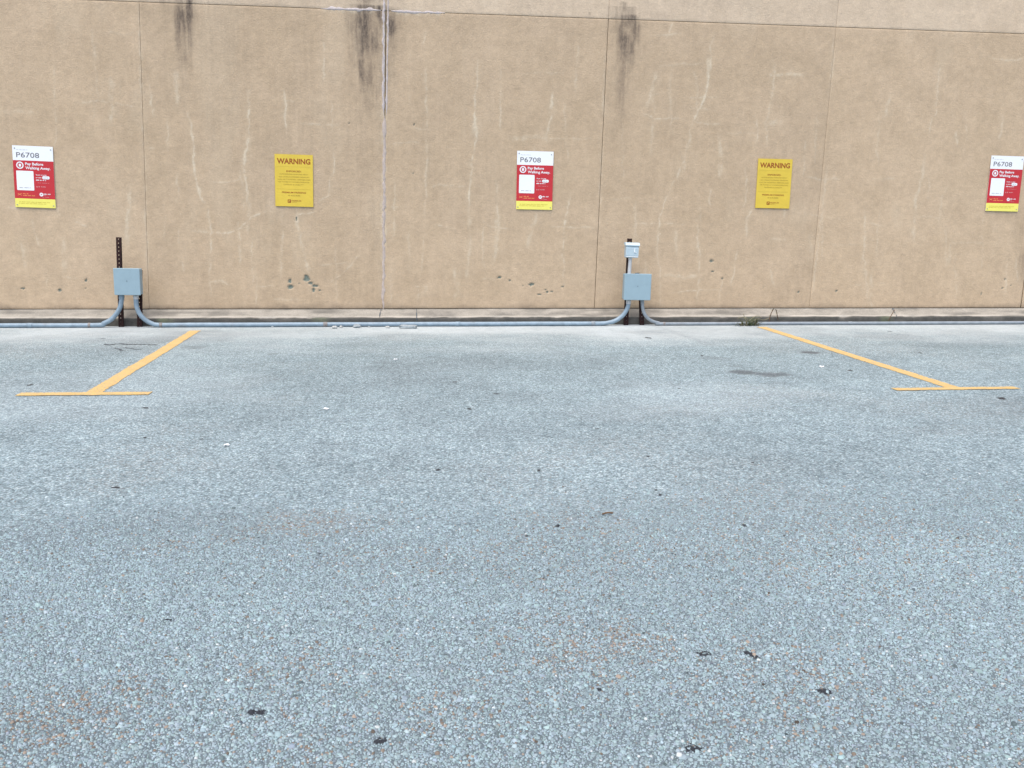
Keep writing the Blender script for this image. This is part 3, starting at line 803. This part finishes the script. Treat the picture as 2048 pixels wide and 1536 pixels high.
# ------------------------------------------------------------------ signs
def text_mesh(body, x0, x1, zc, cap, bold=0.0, stretch=True):
    """text between x0 and x1, centred on zc with capital height cap; faces -y; returns verts, faces"""
    cu = bpy.data.curves.new('lettering', 'FONT'); cu.body = body; cu.size = 1.0; cu.offset = bold; cu.resolution_u = 3
    cu.fill_mode = 'FRONT'
    o = bpy.data.objects.new('lettering', cu); COL.objects.link(o)
    dg = bpy.context.evaluated_depsgraph_get(); dg.update()
    me = bpy.data.meshes.new_from_object(o.evaluated_get(dg))
    co = np.empty(len(me.vertices) * 3, dtype=np.float32); me.vertices.foreach_get('co', co); co = co.reshape(-1, 3)
    fs = [tuple(p.vertices) for p in me.polygons]
    bpy.data.objects.remove(o); bpy.data.curves.remove(cu); bpy.data.meshes.remove(me)
    mn, mx = co.min(0), co.max(0)
    caph = 0.70
    sx = (x1 - x0) / (mx[0] - mn[0]); sz = cap / caph
    x = x0 + (co[:, 0] - mn[0]) * sx; z = zc - cap / 2 + co[:, 1] * sz
    return np.stack([x, np.zeros_like(x), z], 1), fs

class Sign:
    def __init__(s, name, W, H, th=0.004):
        s.W, s.H = W, H; s.root = empty(name); s.th = th
    def X(s, u): return (u - 0.5) * s.W
    def Z(s, v): return (0.5 - v) * s.H
    def rect(s, name, u0, u1, v0, v1, lift, mat, rad=0.0):
        b = MB(); x0, x1, z0, z1 = s.X(u0), s.X(u1), s.Z(v1), s.Z(v0); y = -s.th - lift
        if rad > 0:
            pts = []
            for cx, cz, a0 in ((x1 - rad, z1 - rad, 0), (x0 + rad, z1 - rad, 90), (x0 + rad, z0 + rad, 180), (x1 - rad, z0 + rad, 270)):
                for k in range(6):
                    a = math.radians(a0 + 18 * k); pts.append((cx + rad * math.cos(a), y, cz + rad * math.sin(a)))
            b.add(pts, [tuple(reversed(range(len(pts))))][::1])
        else:
            b.add([(x0, y, z0), (x1, y, z0), (x1, y, z1), (x0, y, z1)], [(0, 1, 2, 3)])
        return b.build(name, mat, s.root)
    def text(s, body, u0, u1, vc, caph, lift, mat, bold=0.0, name='lettering'):
        v, f = text_mesh(body, s.X(u0), s.X(u1), s.Z(vc), caph * s.H, bold)
        v[:, 1] = -s.th - lift
        b = MB(); b.add(v, f); return b.build(name, mat, s.root)
    def dashes(s, rows, lift, mat, seed=1, name='fine_print'):
        """print too small to read: rows (u0,u1,v,height) of word-like strokes"""
        r2 = random.Random(seed); b = MB(); y = -s.th - lift
        for u0, u1, v, h in rows:
            u = u0
            while u < u1 - 0.012:
                L = min(r2.uniform(0.035, 0.13), u1 - u); e = u + L; g = u
                while g < e - 0.004:           # letter-like strokes
                    w = min(r2.uniform(0.009, 0.016), e - g)
                    hh = h * r2.choice((0.7, 1.0, 1.0))
                    x0, x1 = s.X(g), s.X(g + w * 0.72); z0 = s.Z(v + h / 2); z1 = z0 + hh * s.H
                    b.add([(x0, y, z0), (x1, y, z0), (x1, y, z1), (x0, y, z1)], [(0, 1, 2, 3)])
                    g += w
                u = e + 0.018
        o = b.build(name, mat, s.root); o['kind'] = 'stuff'; return o
    def disc(s, name, u, v, r, lift, mat, r_in=0.0, n=28):
        b = MB(); cx, cz, y = s.X(u), s.Z(v), -s.th - lift
        ring = lambda q: [(cx + q * math.cos(2 * math.pi * k / n), y, cz + q * math.sin(2 * math.pi * k / n)) for k in range(n)]
        if r_in > 0: b.add(ring(r) + ring(r_in), [(k, (k + 1) % n, n + (k + 1) % n, n + k) for k in range(n)])
        else: b.add(ring(r), [tuple(range(n))])
        return b.build(name, mat, s.root)
    def screws(s, pts):
        for u, v in pts:
            b = MB(); x, z, y = s.X(u), s.Z(v), -s.th
            b.tube([(x, y + 0.001, z), (x, y - 0.003, z), (x, y - 0.0045, z)], [0.0075, 0.007, 0.004], 10)
            b.build('screw', M_SCREW, s.root)

def copy_tree(o, parent=None):
    c = o.copy(); COL.objects.link(c); c.parent = parent
    for ch in o.children: copy_tree(ch, c)
    return c

def place(root, corners):
    """stand a sign on the wall face from its four surveyed corners"""
    P = [at(x, y, -0.012) for x, y in corners]
    c = sum(P) / 4
    e = ((P[1] - P[0]) + (P[2] - P[3])) / 2; h = ((P[0] - P[3]) + (P[1] - P[2])) / 2
    th = 0.6 * math.atan2(e[2], e[0]) + 0.4 * math.atan2(-h[0], h[2])
    root.location = (c[0], -0.009, c[2]); root.rotation_euler = (0, -th, 0)
    return np.hypot(e[0], e[2]), np.hypot(h[0], h[2])

RED_C = [[(25.5, 291.7), (104.7, 294.5), (111, 415.6), (31, 412.8)], [(1034.4, 301.8), (1108.5, 303.3), (1104, 419.4), (1031, 418.3)], [(1982.2, 310), (2050.5, 312), (2036.4, 424), (1968.5, 422.6)]]
YEL_C = [[(550, 309), (625.2, 311.5), (625, 412.5), (551.8, 411)], [(1515.8, 317.5), (1586.5, 319.8), (1579.5, 416), (1509, 415.3)]]

S = Sign('payment_sign', 0.458, 0.715)
b = MB(); b.box(-S.W / 2, S.W / 2, -S.th, 0.0, -S.H / 2, S.H / 2); b.build('plate', M_WHITE, S.root)
S.rect('red_field', 0.0, 1.0, 0.238, 0.856, 0.0010, M_RED)
S.rect('yellow_band', 0.0, 1.0, 0.856, 1.0, 0.0010, M_SYEL)
S.text('P6708', 0.09, 0.655, 0.148, 0.082, 0.0012, M_GREYTXT, 0.004)
S.dashes([(0.10, 0.37, 0.066, 0.010)], 0.0012, M_FAINT, 3)
S.disc('icon_ring', 0.168, 0.317, 0.042, 0.0022, M_WHITE, 0.029)
S.rect('icon_figure', 0.140, 0.196, 0.293, 0.341, 0.0022, M_WHITE, 0.0085)
S.text('Pay Before', 0.30, 0.745, 0.290, 0.042, 0.0022, M_WHITE, 0.022)
S.text('Walking Away.', 0.30, 0.915, 0.355, 0.042, 0.0022, M_WHITE, 0.022)
card = S.rect('code_card', 0.068, 0.492, 0.405, 0.722, 0.0022, M_WHITE, 0.008)
S.dashes([(0.13, 0.41, 0.678, 0.008)], 0.0034, M_GREYTXT, 5).parent = card
S.text('Scan to pay', 0.55, 0.815, 0.463, 0.020, 0.0022, M_WHITE, 0.012)
S.text('or text', 0.545, 0.685, 0.506, 0.020, 0.0022, M_WHITE, 0.012)
pill = S.rect('number_pill', 0.705, 0.885, 0.482, 0.531, 0.0022, M_WHITE, 0.014)
S.dashes([(0.735, 0.855, 0.507, 0.016)], 0.0034, M_FAINT, 8).parent = pill
S.dashes([(0.545, 0.80, 0.549, 0.018)], 0.0022, M_WHITE, 9)
S.dashes([(0.585, 0.87, 0.594, 0.007), (0.545, 0.63, 0.656, 0.022), (0.66, 0.79, 0.656, 0.014)], 0.0022, M_PALE, 10)
b = MB(); cx, cz = S.X(0.125), S.Z(0.790)
for sg in (-1, 1):
    b.add([(cx - 0.022, -S.th - 0.0022 - 0.0003 * sg, cz - sg * 0.012 - 0.003), (cx + 0.022, -S.th - 0.0022 - 0.0003 * sg, cz + sg * 0.012 - 0.003), (cx + 0.022, -S.th - 0.0022 - 0.0003 * sg, cz + sg * 0.012 + 0.003), (cx - 0.022, -S.th - 0.0022 - 0.0003 * sg, cz - sg * 0.012 + 0.003)], [(0, 1, 2, 3)])
b.build('crossed_arrows', M_ORANGE, S.root)
S.dashes([(0.205, 0.34, 0.777, 0.016), (0.205, 0.50, 0.806, 0.018)], 0.0022, M_ORANGE, 11)
ld = S.disc('logo_disc', 0.662, 0.783, 0.0215, 0.0022, M_WHITE)
S.text('P', 0.646, 0.682, 0.783, 0.026, 0.0034, M_RED, 0.02).parent = ld
S.dashes([(0.72, 0.895, 0.774, 0.016)], 0.0022, M_WHITE, 12)
S.dashes([(0.72, 0.80, 0.797, 0.010), (0.68, 0.85, 0.824, 0.007)], 0.0022, M_PALE, 13)
S.dashes([(0.10, 0.89, 0.912, 0.009), (0.09, 0.77, 0.937, 0.009)], 0.0020, M_RULE, 14)
S.screws([(0.055, 0.043), (0.945, 0.05), (0.05, 0.962), (0.95, 0.962)])
red = [S.root, copy_tree(S.root), copy_tree(S.root)]
for o, c, l in zip(red, RED_C, ('red, white and yellow parking payment sign on the wall above the left junction box',
                               'red, white and yellow parking payment sign between the two yellow warning signs',
                               'red, white and yellow parking payment sign at the right edge of the wall')):
    w_, h_ = place(o, c); print('red sign', w_, h_)
    tag(o, l, 'sign', 'payment signs on the wall')

S = Sign('warning_sign', 0.457, 0.622)
b = MB(); b.box(-S.W / 2, S.W / 2, -S.th, 0.0, -S.H / 2, S.H / 2); b.build('plate', M_WYEL, S.root)
S.text('WARNING', 0.06, 0.935, 0.130, 0.098, 0.0012, M_BROWN, 0.030)
S.rect('rule', 0.05, 0.93, 0.2335, 0.2365, 0.0012, M_RULE); S.rect('rule', 0.05, 0.93, 0.665, 0.668, 0.0012, M_RULE)
S.text('ENFORCED:', 0.30, 0.69, 0.322, 0.030, 0.0012, M_BROWN, 0.016)
for body, u0, u1, v in (('AUTHORIZED PARKING ONLY', .12, .88, .378), ('ALL UNAUTHORIZED VEHICLES', .10, .90, .430), ('WILL BE TICKETED, IMMOBILIZED', .07, .93, .480),
                        ('OR TOWED AT OWNER/OPERATOR', .09, .91, .528), ('EXPENSE & LIABILITY', .23, .75, .578)):
    S.text(body, u0, u1, v, 0.020, 0.0012, M_OLIVE, 0.004)
S.text('PREMIUM PARKING', 0.18, 0.81, 0.730, 0.028, 0.0012, M_BROWN, 0.018)
S.dashes([(0.34, 0.66, 0.788, 0.018)], 0.0012, M_OLIVE, 21)
ls = S.rect('logo_square', 0.325, 0.412, 0.866, 0.930, 0.0012, M_BROWN, 0.006)
S.text('P', 0.350, 0.390, 0.898, 0.042, 0.0024, M_WYEL, 0.02).parent = ls
S.text('PREMIUM', 0.43, 0.68, 0.888, 0.020, 0.0012, M_BROWN, 0.012)
S.text('PARKING', 0.43, 0.56, 0.916, 0.012, 0.0012, M_BROWN, 0.0)
yel = [S.root, copy_tree(S.root)]
for o, c, l in zip(yel, YEL_C, ('yellow WARNING sign on the wall left of the sealed joint',
                               'yellow WARNING sign on the wall right of the second junction box')):
    w_, h_ = place(o, c); print('yellow sign', w_, h_)
    tag(o, l, 'sign', 'warning signs on the wall')

# ------------------------------------------------------------------ rusty posts
def post(px0, py0, px1, py1, Y, label, wide=0.056, holes=True):
    """perforated U-channel: web in front, flanges behind; top and bottom surveyed"""
    T, Bq = at(px0, py0, Y), at(px1, py1, Y)
    t = empty('steel_post', (Bq[0], Y, 0.0)); tag(t, label, 'post')
    H = T[2] + 0.0; lean = math.atan2(T[0] - Bq[0], T[2] - Bq[2])
    t.rotation_euler = (0, lean, 0)
    w = wide / 2; th = 0.004; hw = 0.0045; b = MB()
    b.box(-w, -hw, -th, 0, -0.12, H); b.box(hw, w, -th, 0, -0.12, H)
    z = -0.12; pitch = 0.047
    while z < H:
        z1 = min(z + pitch - 0.013, H); b.box(-hw, hw, -th + 0.0004, -0.0004, z, z1); z += pitch
    b.build('web', M_RUST, t)
    for sg in (-1, 1):
        f = MB(); f.box(*(sorted((sg * w, sg * (w - th)))), 0.0005, 0.030, -0.12, H); f.build('flange', M_RUST, t)
    return t
YP = -0.262
post(236.8, 474.5, 242, 652, YP, 'rusty perforated steel post rising above the left junction box')
post(278.5, 540, 279, 652, YP, 'rusty steel post behind the right conduit of the left junction box')
post(1259.8, 477, 1252.2, 649, YP, 'rusty steel post behind the small outlet box')
post(1282.4, 560, 1284, 649, YP, 'rusty steel post behind the right conduit of the second junction box')

# ------------------------------------------------------------------ junction boxes
def junction_box(x0, x1, y0, y1, label, tilt=0.0):
    YF = -0.400
    a, c = at(x0, y0, YF), at(x1, y1, YF)
    W, H = c[0] - a[0], a[2] - c[2]; D = 0.125
    t = empty('junction_box', ((a[0] + c[0]) / 2, YF, c[2]), (0, tilt, 0)); tag(t, label, 'electrical box', 'junction boxes in front of the wall')
    b = MB(); b.box(-W / 2 + 0.006, W / 2 - 0.006, 0.022, D, 0.006, H - 0.006, 0.006); b.build('body', M_BOX, t)
    b = MB(); b.box(-W / 2 + 0.010, W / 2 - 0.010, 0.0175, 0.0225, 0.010, H - 0.010); b.build('gasket', M_BOXDARK, t)
    b = MB(); b.box(-W / 2, W / 2, 0.0, 0.018, 0.0, H, 0.006); cv = b.build('cover', M_BOX, t)
    b = MB(); b.tube([(0, 0.002, H * 0.53), (0, -0.003, H * 0.53)], [0.006, 0.005], 10); b.build('cover_screw', M_BOXDARK, cv)
    for sg in (-1, 1):
        b = MB(); b.box(-0.020, 0.020, D + 0.0006, D + 0.0125, H * (0.5 + 0.3 * sg) - 0.012, H * (0.5 + 0.3 * sg) + 0.012); b.build('bracket', M_RUST, t)
    return t
junction_box(225, 281.5, 536.5, 590.5, 'square blue-grey junction box on the left, one rusty post sticking up behind it', 0.012)
jb = junction_box(1249, 1301, 547.5, 600.5, 'square blue-grey junction box under the small pale outlet box', 0.014)
# dark knockout slot on top of the second box
b = MB(); b.box(-0.03, 0.02, 0.03, 0.05, at(1270, 547, -0.4)[2] - jb.location.z - 0.012, at(1270, 547, -0.4)[2] - jb.location.z + 0.004)
b.build('knockout_cap', M_BOXDARK, jb)

# small weatherproof outlet box
YO = -0.385
a, c = at(1250.5, 485, YO), at(1278, 516, YO)
W, H = c[0] - a[0], a[2] - c[2]
t = empty('outlet_box', ((a[0] + c[0]) / 2, YO, c[2]), (0, 0.03, 0)); tag(t, 'small pale weatherproof outlet box on top of the rusty post', 'electrical box')
b = MB(); b.box(-W / 2 + 0.012, W / 2 - 0.012, 0.045, 0.098, 0.004, H - 0.02, 0.008); b.build('body', M_COVER, t)
# bubble cover: sloped front, hooded top
def prism(pts, x0, x1, mb):
    n = len(pts); v = [(x0, y, z) for y, z in pts] + [(x1, y, z) for y, z in pts]
    mb.add(v, [tuple(range(n)), tuple(reversed(range(n, 2 * n)))] + [(k, n + k, n + (k + 1) % n, (k + 1) % n) for k in range(n)])
b = MB(); prism([(0.044, 0.0), (0.010, 0.006), (0.0, 0.03), (-0.004, H * 0.62), (0.006, H - 0.035), (0.044, H - 0.030)], -W / 2 + 0.010, W / 2 - 0.010, b); cv = b.build('cover', M_COVER, t)
b = MB(); prism([(0.095, H - 0.030), (-0.010, H - 0.042), (-0.014, H - 0.034), (0.008, H - 0.006), (0.060, H), (0.095, H - 0.004)], -W / 2, W / 2, b); b.build('hood', M_COVER, t)
b = MB(); b.box(-W / 2 + 0.014, W / 2 - 0.014, -0.0095, -0.003, 0.012, 0.020); b.build('lip', M_COVERW, cv)
b = MB(); b.box(0.022, 0.034, -0.0105, -0.002, H * 0.36, H * 0.62); b.box(0.030, 0.052, -0.0105, -0.002, H * 0.36, H * 0.40); b.build('latch', M_COVERW, cv)

# ------------------------------------------------------------------ conduits
def smooth_path(pts, n=10):
    P = [Vector(p) for p in pts]; out = []
    for i in range(len(P) - 1):
        p0 = P[max(i - 1, 0)]; p1 = P[i]; p2 = P[i + 1]; p3 = P[min(i + 2, len(P) - 1)]
        for k in range(n):
            u = k / n
            out.append(0.5 * ((2 * p1) + (p2 - p0) * u + (2 * p0 - 5 * p1 + 4 * p2 - p3) * u * u + (3 * p1 - p0 - 3 * p2 + p3) * u ** 3))
    out.append(P[-1]); return out
YC = -0.325
def conduit(elbows, x_far, r, label, mat, couplings, straight_to=None):
    """elbows: list of surveyed elbow point lists (box end first)"""
    t = empty('conduit', (at(*elbows[0][0], YC)[0], YC, 0.0)); tag(t, label, 'conduit', 'conduits along the curb')
    o = Vector(t.location)
    paths = []
    for e in elbows:
        q = []
        for k, p in enumerate(e):
            w = at(*p, YC); wl = at(*e[-1], YC); z = max(w[2] - (wl[2] - r - 0.002) * k / (len(e) - 1), r + 0.002)
            q.append(Vector((w[0], YC, z)) - o)
        paths.append(q)
    xe = paths[0][-1].x
    if len(paths) == 2:
        pts = paths[0] + [Vector((xe + (paths[1][-1].x - xe) * k / 14.0, 0.006 * math.sin(k * 1.7), r + 0.002)) for k in range(1, 14)] + paths[1][::-1]
    else:
        pts = paths[0] + [Vector((xe + (x_far - o.x - xe) * k / 8.0, 0.005 * math.sin(k * 2.1), r + 0.002)) for k in range(1, 9)]
    b = MB(); b.tube(smooth_path(pts, 8), r, 16); pipe = b.build('pipe', mat, t)
    for px, L, m, rr in couplings:
        x = at(px, 648, YC)[0] - o.x
        b = MB(); b.tube([(x - L / 2, 0, r + 0.002), (x - L / 2 + 0.003, 0, r + 0.002), (x + L / 2 - 0.003, 0, r + 0.002), (x + L / 2, 0, r + 0.002)], [r * 1.02, r * rr, r * rr, r * 1.02], 16)
        b.build('coupling', m, pipe)
    for q in paths:
        b = MB(); p = q[0]; d = (q[1] - q[0]).normalized()
        b.tube([p + d * 0.002, p + d * 0.006, p + d * 0.045, p + d * 0.05], [r * 1.02, r * 1.16, r * 1.16, r * 1.02], 16)
        b.build('connector', M_PVCW if label.startswith('long') else mat, t)
    return t
conduit([[(243.5, 590), (243, 600), (240, 613), (233, 625), (222, 636), (207, 643), (190, 646)]], -11.5, 0.0275,
        'blue-grey conduit running left along the curb from the left junction box', M_PIPE, [(179, 0.03, M_COUP, 1.10), (60, 0.06, M_PIPE, 1.1)])
conduit([[(272, 590), (272, 600), (273.5, 613), (279, 626), (289, 637), (303, 645), (320, 648)], [(1257.5, 600), (1256.5, 610), (1252, 621), (1244, 631), (1232, 639), (1218, 643), (1200, 644.5)]], 0, 0.0275,
        'long blue-grey conduit lying between the two junction boxes', M_PIPE, [(322, 0.035, M_COUP, 1.12), (651, 0.05, M_COUP, 1.12), (916, 0.06, M_PIPE, 1.12), (1186, 0.05, M_PIPE2, 1.15)])
conduit([[(1284.5, 600), (1285, 612), (1287.5, 623), (1294, 633), (1304, 639.5), (1318, 643), (1332, 644)]], 15.0, 0.021,
        'thin grey conduit running right along the curb from the second junction box', M_PIPE2, [(1328, 0.03, M_COUP, 1.15), (1700, 0.05, M_PIPE2, 1.12)])
# short white pipe between outlet box and second junction box
t = empty('riser_pipe', tuple(at(1258, 547, -0.335))); tag(t, 'short white pipe between the outlet box and the junction box below', 'pipe')
o = Vector(t.location); b = MB(); b.tube([Vector(at(1260.8, 514, -0.335)) - o, Vector(at(1258.3, 549.5, -0.335)) - o], 0.0225, 16); b.build('pipe', M_PVCW, t)
b = MB(); p = Vector(at(1260.6, 517, -0.335)) - o; b.tube([p + Vector((0, 0, 0.012)), p - Vector((0.001, 0, 0.014))], 0.026, 16); b.build('connector', M_PVCW, t)

# ------------------------------------------------------------------ rubble beside the conduit
def rock(name, px, py, w, h, dep, mat, label, seed, slab=False, cat='rubble', group='rubble along the conduit'):
    r2 = np.random.default_rng(seed); c = gnd(px, py)
    nu, nv = 12, 8; vs_ = []; 
    for j in range(nv + 1):
        ph = math.pi * j / nv
        for i in range(nu):
            a = 2 * math.pi * i / nu
            e = 0.45 if slab else 0.75
            f = lambda q: math.copysign(abs(q) ** e, q)
            k = 1 + r2.uniform(-0.16, 0.16)
            vs_.append((w / 2 * f(math.cos(a)) * f(math.sin(ph)) * k, dep / 2 * f(math.sin(a)) * f(math.sin(ph)) * k, h / 2 * f(math.cos(ph)) * (1 + r2.uniform(-0.1, 0.1)) + h / 2 * 0.92))
    b = MB(); b.add(vs_, [(j * nu + i, j * nu + (i + 1) % nu, (j + 1) * nu + (i + 1) % nu, (j + 1) * nu + i)[::-1] for j in range(nv) for i in range(nu)])
    o = b.build(name, mat); o.location = (c[0], c[1], 0.0); o.rotation_euler = (0, 0, r2.uniform(-0.2, 0.2))
    tag(o, label, cat, group); return o
rock('concrete_fragment', 817, 656.5, 0.205, 0.042, 0.10, M_FRAG, 'long flat concrete slab fragment against the conduit, longest piece of rubble', 1, True)
rock('concrete_fragment', 713.5, 655.5, 0.088, 0.045, 0.07, M_FRAG, 'rounded grey rubble piece against the conduit below the warning sign side of the sealed joint', 2)
rock('concrete_fragment', 669, 657, 0.062, 0.034, 0.06, M_FRAGP, 'pale rubble piece by the rusty coupling of the long conduit', 3)
rock('concrete_fragment', 682, 655.5, 0.036, 0.026, 0.04, M_FRAGP, 'tiny pale rubble chip just right of the pale piece by the coupling', 4)
rock('concrete_fragment', 775, 656, 0.052, 0.026, 0.05, M_FRAGP, 'pale rubble piece just left of the long flat slab', 5)
rock('concrete_fragment', 738, 655, 0.030, 0.014, 0.03, M_FRAGP, 'flat pale chip between two rubble pieces below the sealed joint', 6)
rock('concrete_fragment', 374, 653.5, 0.085, 0.026, 0.06, M_FRAG, 'flat grey rubble piece under the conduit near the left stall line', 7, True)
rock('concrete_fragment', 545, 654.5, 0.030, 0.018, 0.03, M_FRAG, 'small grey rubble chip beside the conduit below the left warning sign', 8)
rock('concrete_fragment', 1388, 648.5, 0.036, 0.020, 0.04, M_FRAGP, 'white rubble chip beside the thin grey conduit', 9)
rock('concrete_fragment', 1245, 648, 0.028, 0.018, 0.03, M_FRAGP, 'tiny pale rubble chip at the foot of the second junction box', 10)

# ------------------------------------------------------------------ weeds
def blade(mb, p, d, L, w, droop, seed):
    r2 = random.Random(seed); pts = []; v = Vector(d).normalized(); q = Vector(p); n = 6
    side = v.cross(Vector((0, 0.3, 1))).normalized()
    for i in range(n + 1):
        ww = w * (1 - (i / n) ** 1.5) + 0.0006
        pts += [q - side * ww, q + side * ww]
        v = (v + Vector((0, 0, -droop / n))).normalized(); q = q + v * L / n
        q.z = max(q.z, 0.004)
    mb.add(pts, [(2 * i, 2 * i + 1, 2 * i + 3, 2 * i + 2) for i in range(n)])
def weed(px, py, Y, n, L, spread, label, seed, mats=(M_GREEN, M_DRY), up=0.5, low=False):
    r2 = random.Random(seed); c = gnd(px, py); c = (c[0], Y, 0.0)
    t = empty('weed', c); tag(t, label, 'weed', 'weeds growing at the curb')
    st = MB(); lf = MB(); dr = MB()
    for i in range(n):
        a = r2.uniform(0, 2 * math.pi); d = (math.cos(a) * spread * 0.7, -abs(math.sin(a)) * 0.3 * spread, r2.uniform(0.45, 1.3) * up)
        base = (r2.gauss(0, 0.055) * spread, r2.uniform(-0.03, 0.02), 0.0)
        blade(lf if r2.random() < 0.5 else dr, base, d, L * r2.uniform(0.5, 1.1), r2.uniform(0.005, 0.011), r2.uniform(0.3, 1.5), seed * 100 + i)
    lf.build('green_blades', mats[0], t)['kind'] = 'stuff'; dr.build('dry_blades', mats[1], t)['kind'] = 'stuff'
    return t, c
t, c = weed(1490, 648, -0.365, 60, 0.14, 1.0, 'low straggly weed clump half dry, overhanging the thin grey conduit', 3, up=0.9)
# trailing dry stems over the curb face
b = MB()
for i, pts in enumerate(([(1500, 645), (1515, 638), (1528, 640), (1538, 636)], [(1496, 643), (1512, 632), (1524, 635)], [(1475, 636), (1488, 634), (1497, 640)], [(1487, 627), (1489, 635), (1494, 643)])):
    b.tube(smooth_path([Vector(at(*p, -0.30 - 0.01 * i)) - Vector(c) for p in pts], 5), 0.0035, 6)
b.build('dry_stem', M_DRY, t)
t2 = empty('weed', (at(1540, 640, -0.23)[0], -0.23, 0.0)); tag(t2, 'thin dark upright weed stems on the curb right of the weed clump', 'weed', 'weeds growing at the curb')
for pts in ([(1538, 644), (1541, 630), (1546, 619.5)], [(1556, 640), (1554, 628), (1552, 620)]):
    b = MB(); b.tube(smooth_path([Vector(at(*p, -0.225)) - t2.location for p in pts], 5), [0.005] * 10 + [0.0035], 6); b.build('stem', M_TWIG, t2)
b = MB()
for k, p in enumerate(((1546, 619.5), (1552, 620), (1541, 630), (1556, 634), (1554, 626))):
    q = Vector(at(*p, -0.23)) - t2.location
    for j in range(4): blade(b, q, (random.uniform(-1, 1), -0.4, random.uniform(-0.2, 0.8)), 0.035, 0.006, 0.8, 900 + k * 10 + j)
b.build('leaf', M_DRY, t2)['kind'] = 'stuff'
t3 = empty('weed', (at(1775, 640, -0.235)[0], -0.235, 0.0)); tag(t3, 'lone green weed leaning on the curb below the right payment sign', 'weed', 'weeds growing at the curb')
b = MB(); b.tube(smooth_path([Vector(at(*p, -0.225)) - t3.location for p in [(1777, 642), (1783, 630), (1790, 619)]], 5), [0.0045] * 10 + [0.0025], 6); b.build('stem', M_TWIG, t3)
b = MB()
for k in range(26):
    blade(b, (random.uniform(-0.06, 0.05), random.uniform(-0.02, 0.0), random.uniform(0.0, 0.03)), (random.uniform(-1, 1), -0.3, random.uniform(0.2, 1)), random.uniform(0.03, 0.07), 0.006, 0.6, 1200 + k)
b.build('leaf', M_GREEN, t3)['kind'] = 'stuff'

# ------------------------------------------------------------------ litter
def scrap(px, py, s, label, seed):
    r2 = random.Random(seed); c = gnd(px, py); n = 4; vs_ = []
    for j in range(n):
        for i in range(n):
            vs_.append(((i / (n - 1) - 0.5) * s + r2.uniform(-.1, .1) * s, (j / (n - 1) - 0.5) * s * 0.7 + r2.uniform(-.1, .1) * s, 0.010 + r2.uniform(0, 0.35) * s))
    b = MB(); b.add(vs_, [(j * n + i, j * n + i + 1, (j + 1) * n + i + 1, (j + 1) * n + i) for j in range(n - 1) for i in range(n - 1)])
    b.add([(x, y, z - 0.002) for x, y, z in vs_], [(j * n + i, (j + 1) * n + i, (j + 1) * n + i + 1, j * n + i + 1) for j in range(n - 1) for i in range(n - 1)])
    o = b.build('paper_scrap', M_PAPER); o.location = (c[0], c[1], gz(c[0], c[1]) - 0.006); tag(o, label, 'litter', 'white scraps on the asphalt')
scrap(652, 820, 0.036, 'white paper scrap on the asphalt level with the left stall bar', 1)
scrap(453, 892, 0.030, 'white paper scrap on the asphalt nearest the camera', 2)
scrap(1643, 735, 0.045, 'white paper scrap on the asphalt beside the right stall line', 3)
scrap(791, 720, 0.034, 'tiny white paper scrap on the asphalt below the sealed joint', 4)
c = gnd(1215, 1031); P0, P1 = gnd(1205, 1032), gnd(1226, 1029.5)
b = MB(); v0, v1 = Vector(P0) - Vector(c), Vector(P1) - Vector(c)
b.tube(smooth_path([v0 + Vector((0, 0, .010)), (v0 + v1) / 2 + Vector((0, .004, .012)), v1 + Vector((0, 0, .009))], 5), [0.0045] * 10 + [0.003], 7)
o = b.build('twig', M_TWIG); o.location = c; tag(o, 'short brown twig lying on the asphalt in the middle of the lot', 'twig')
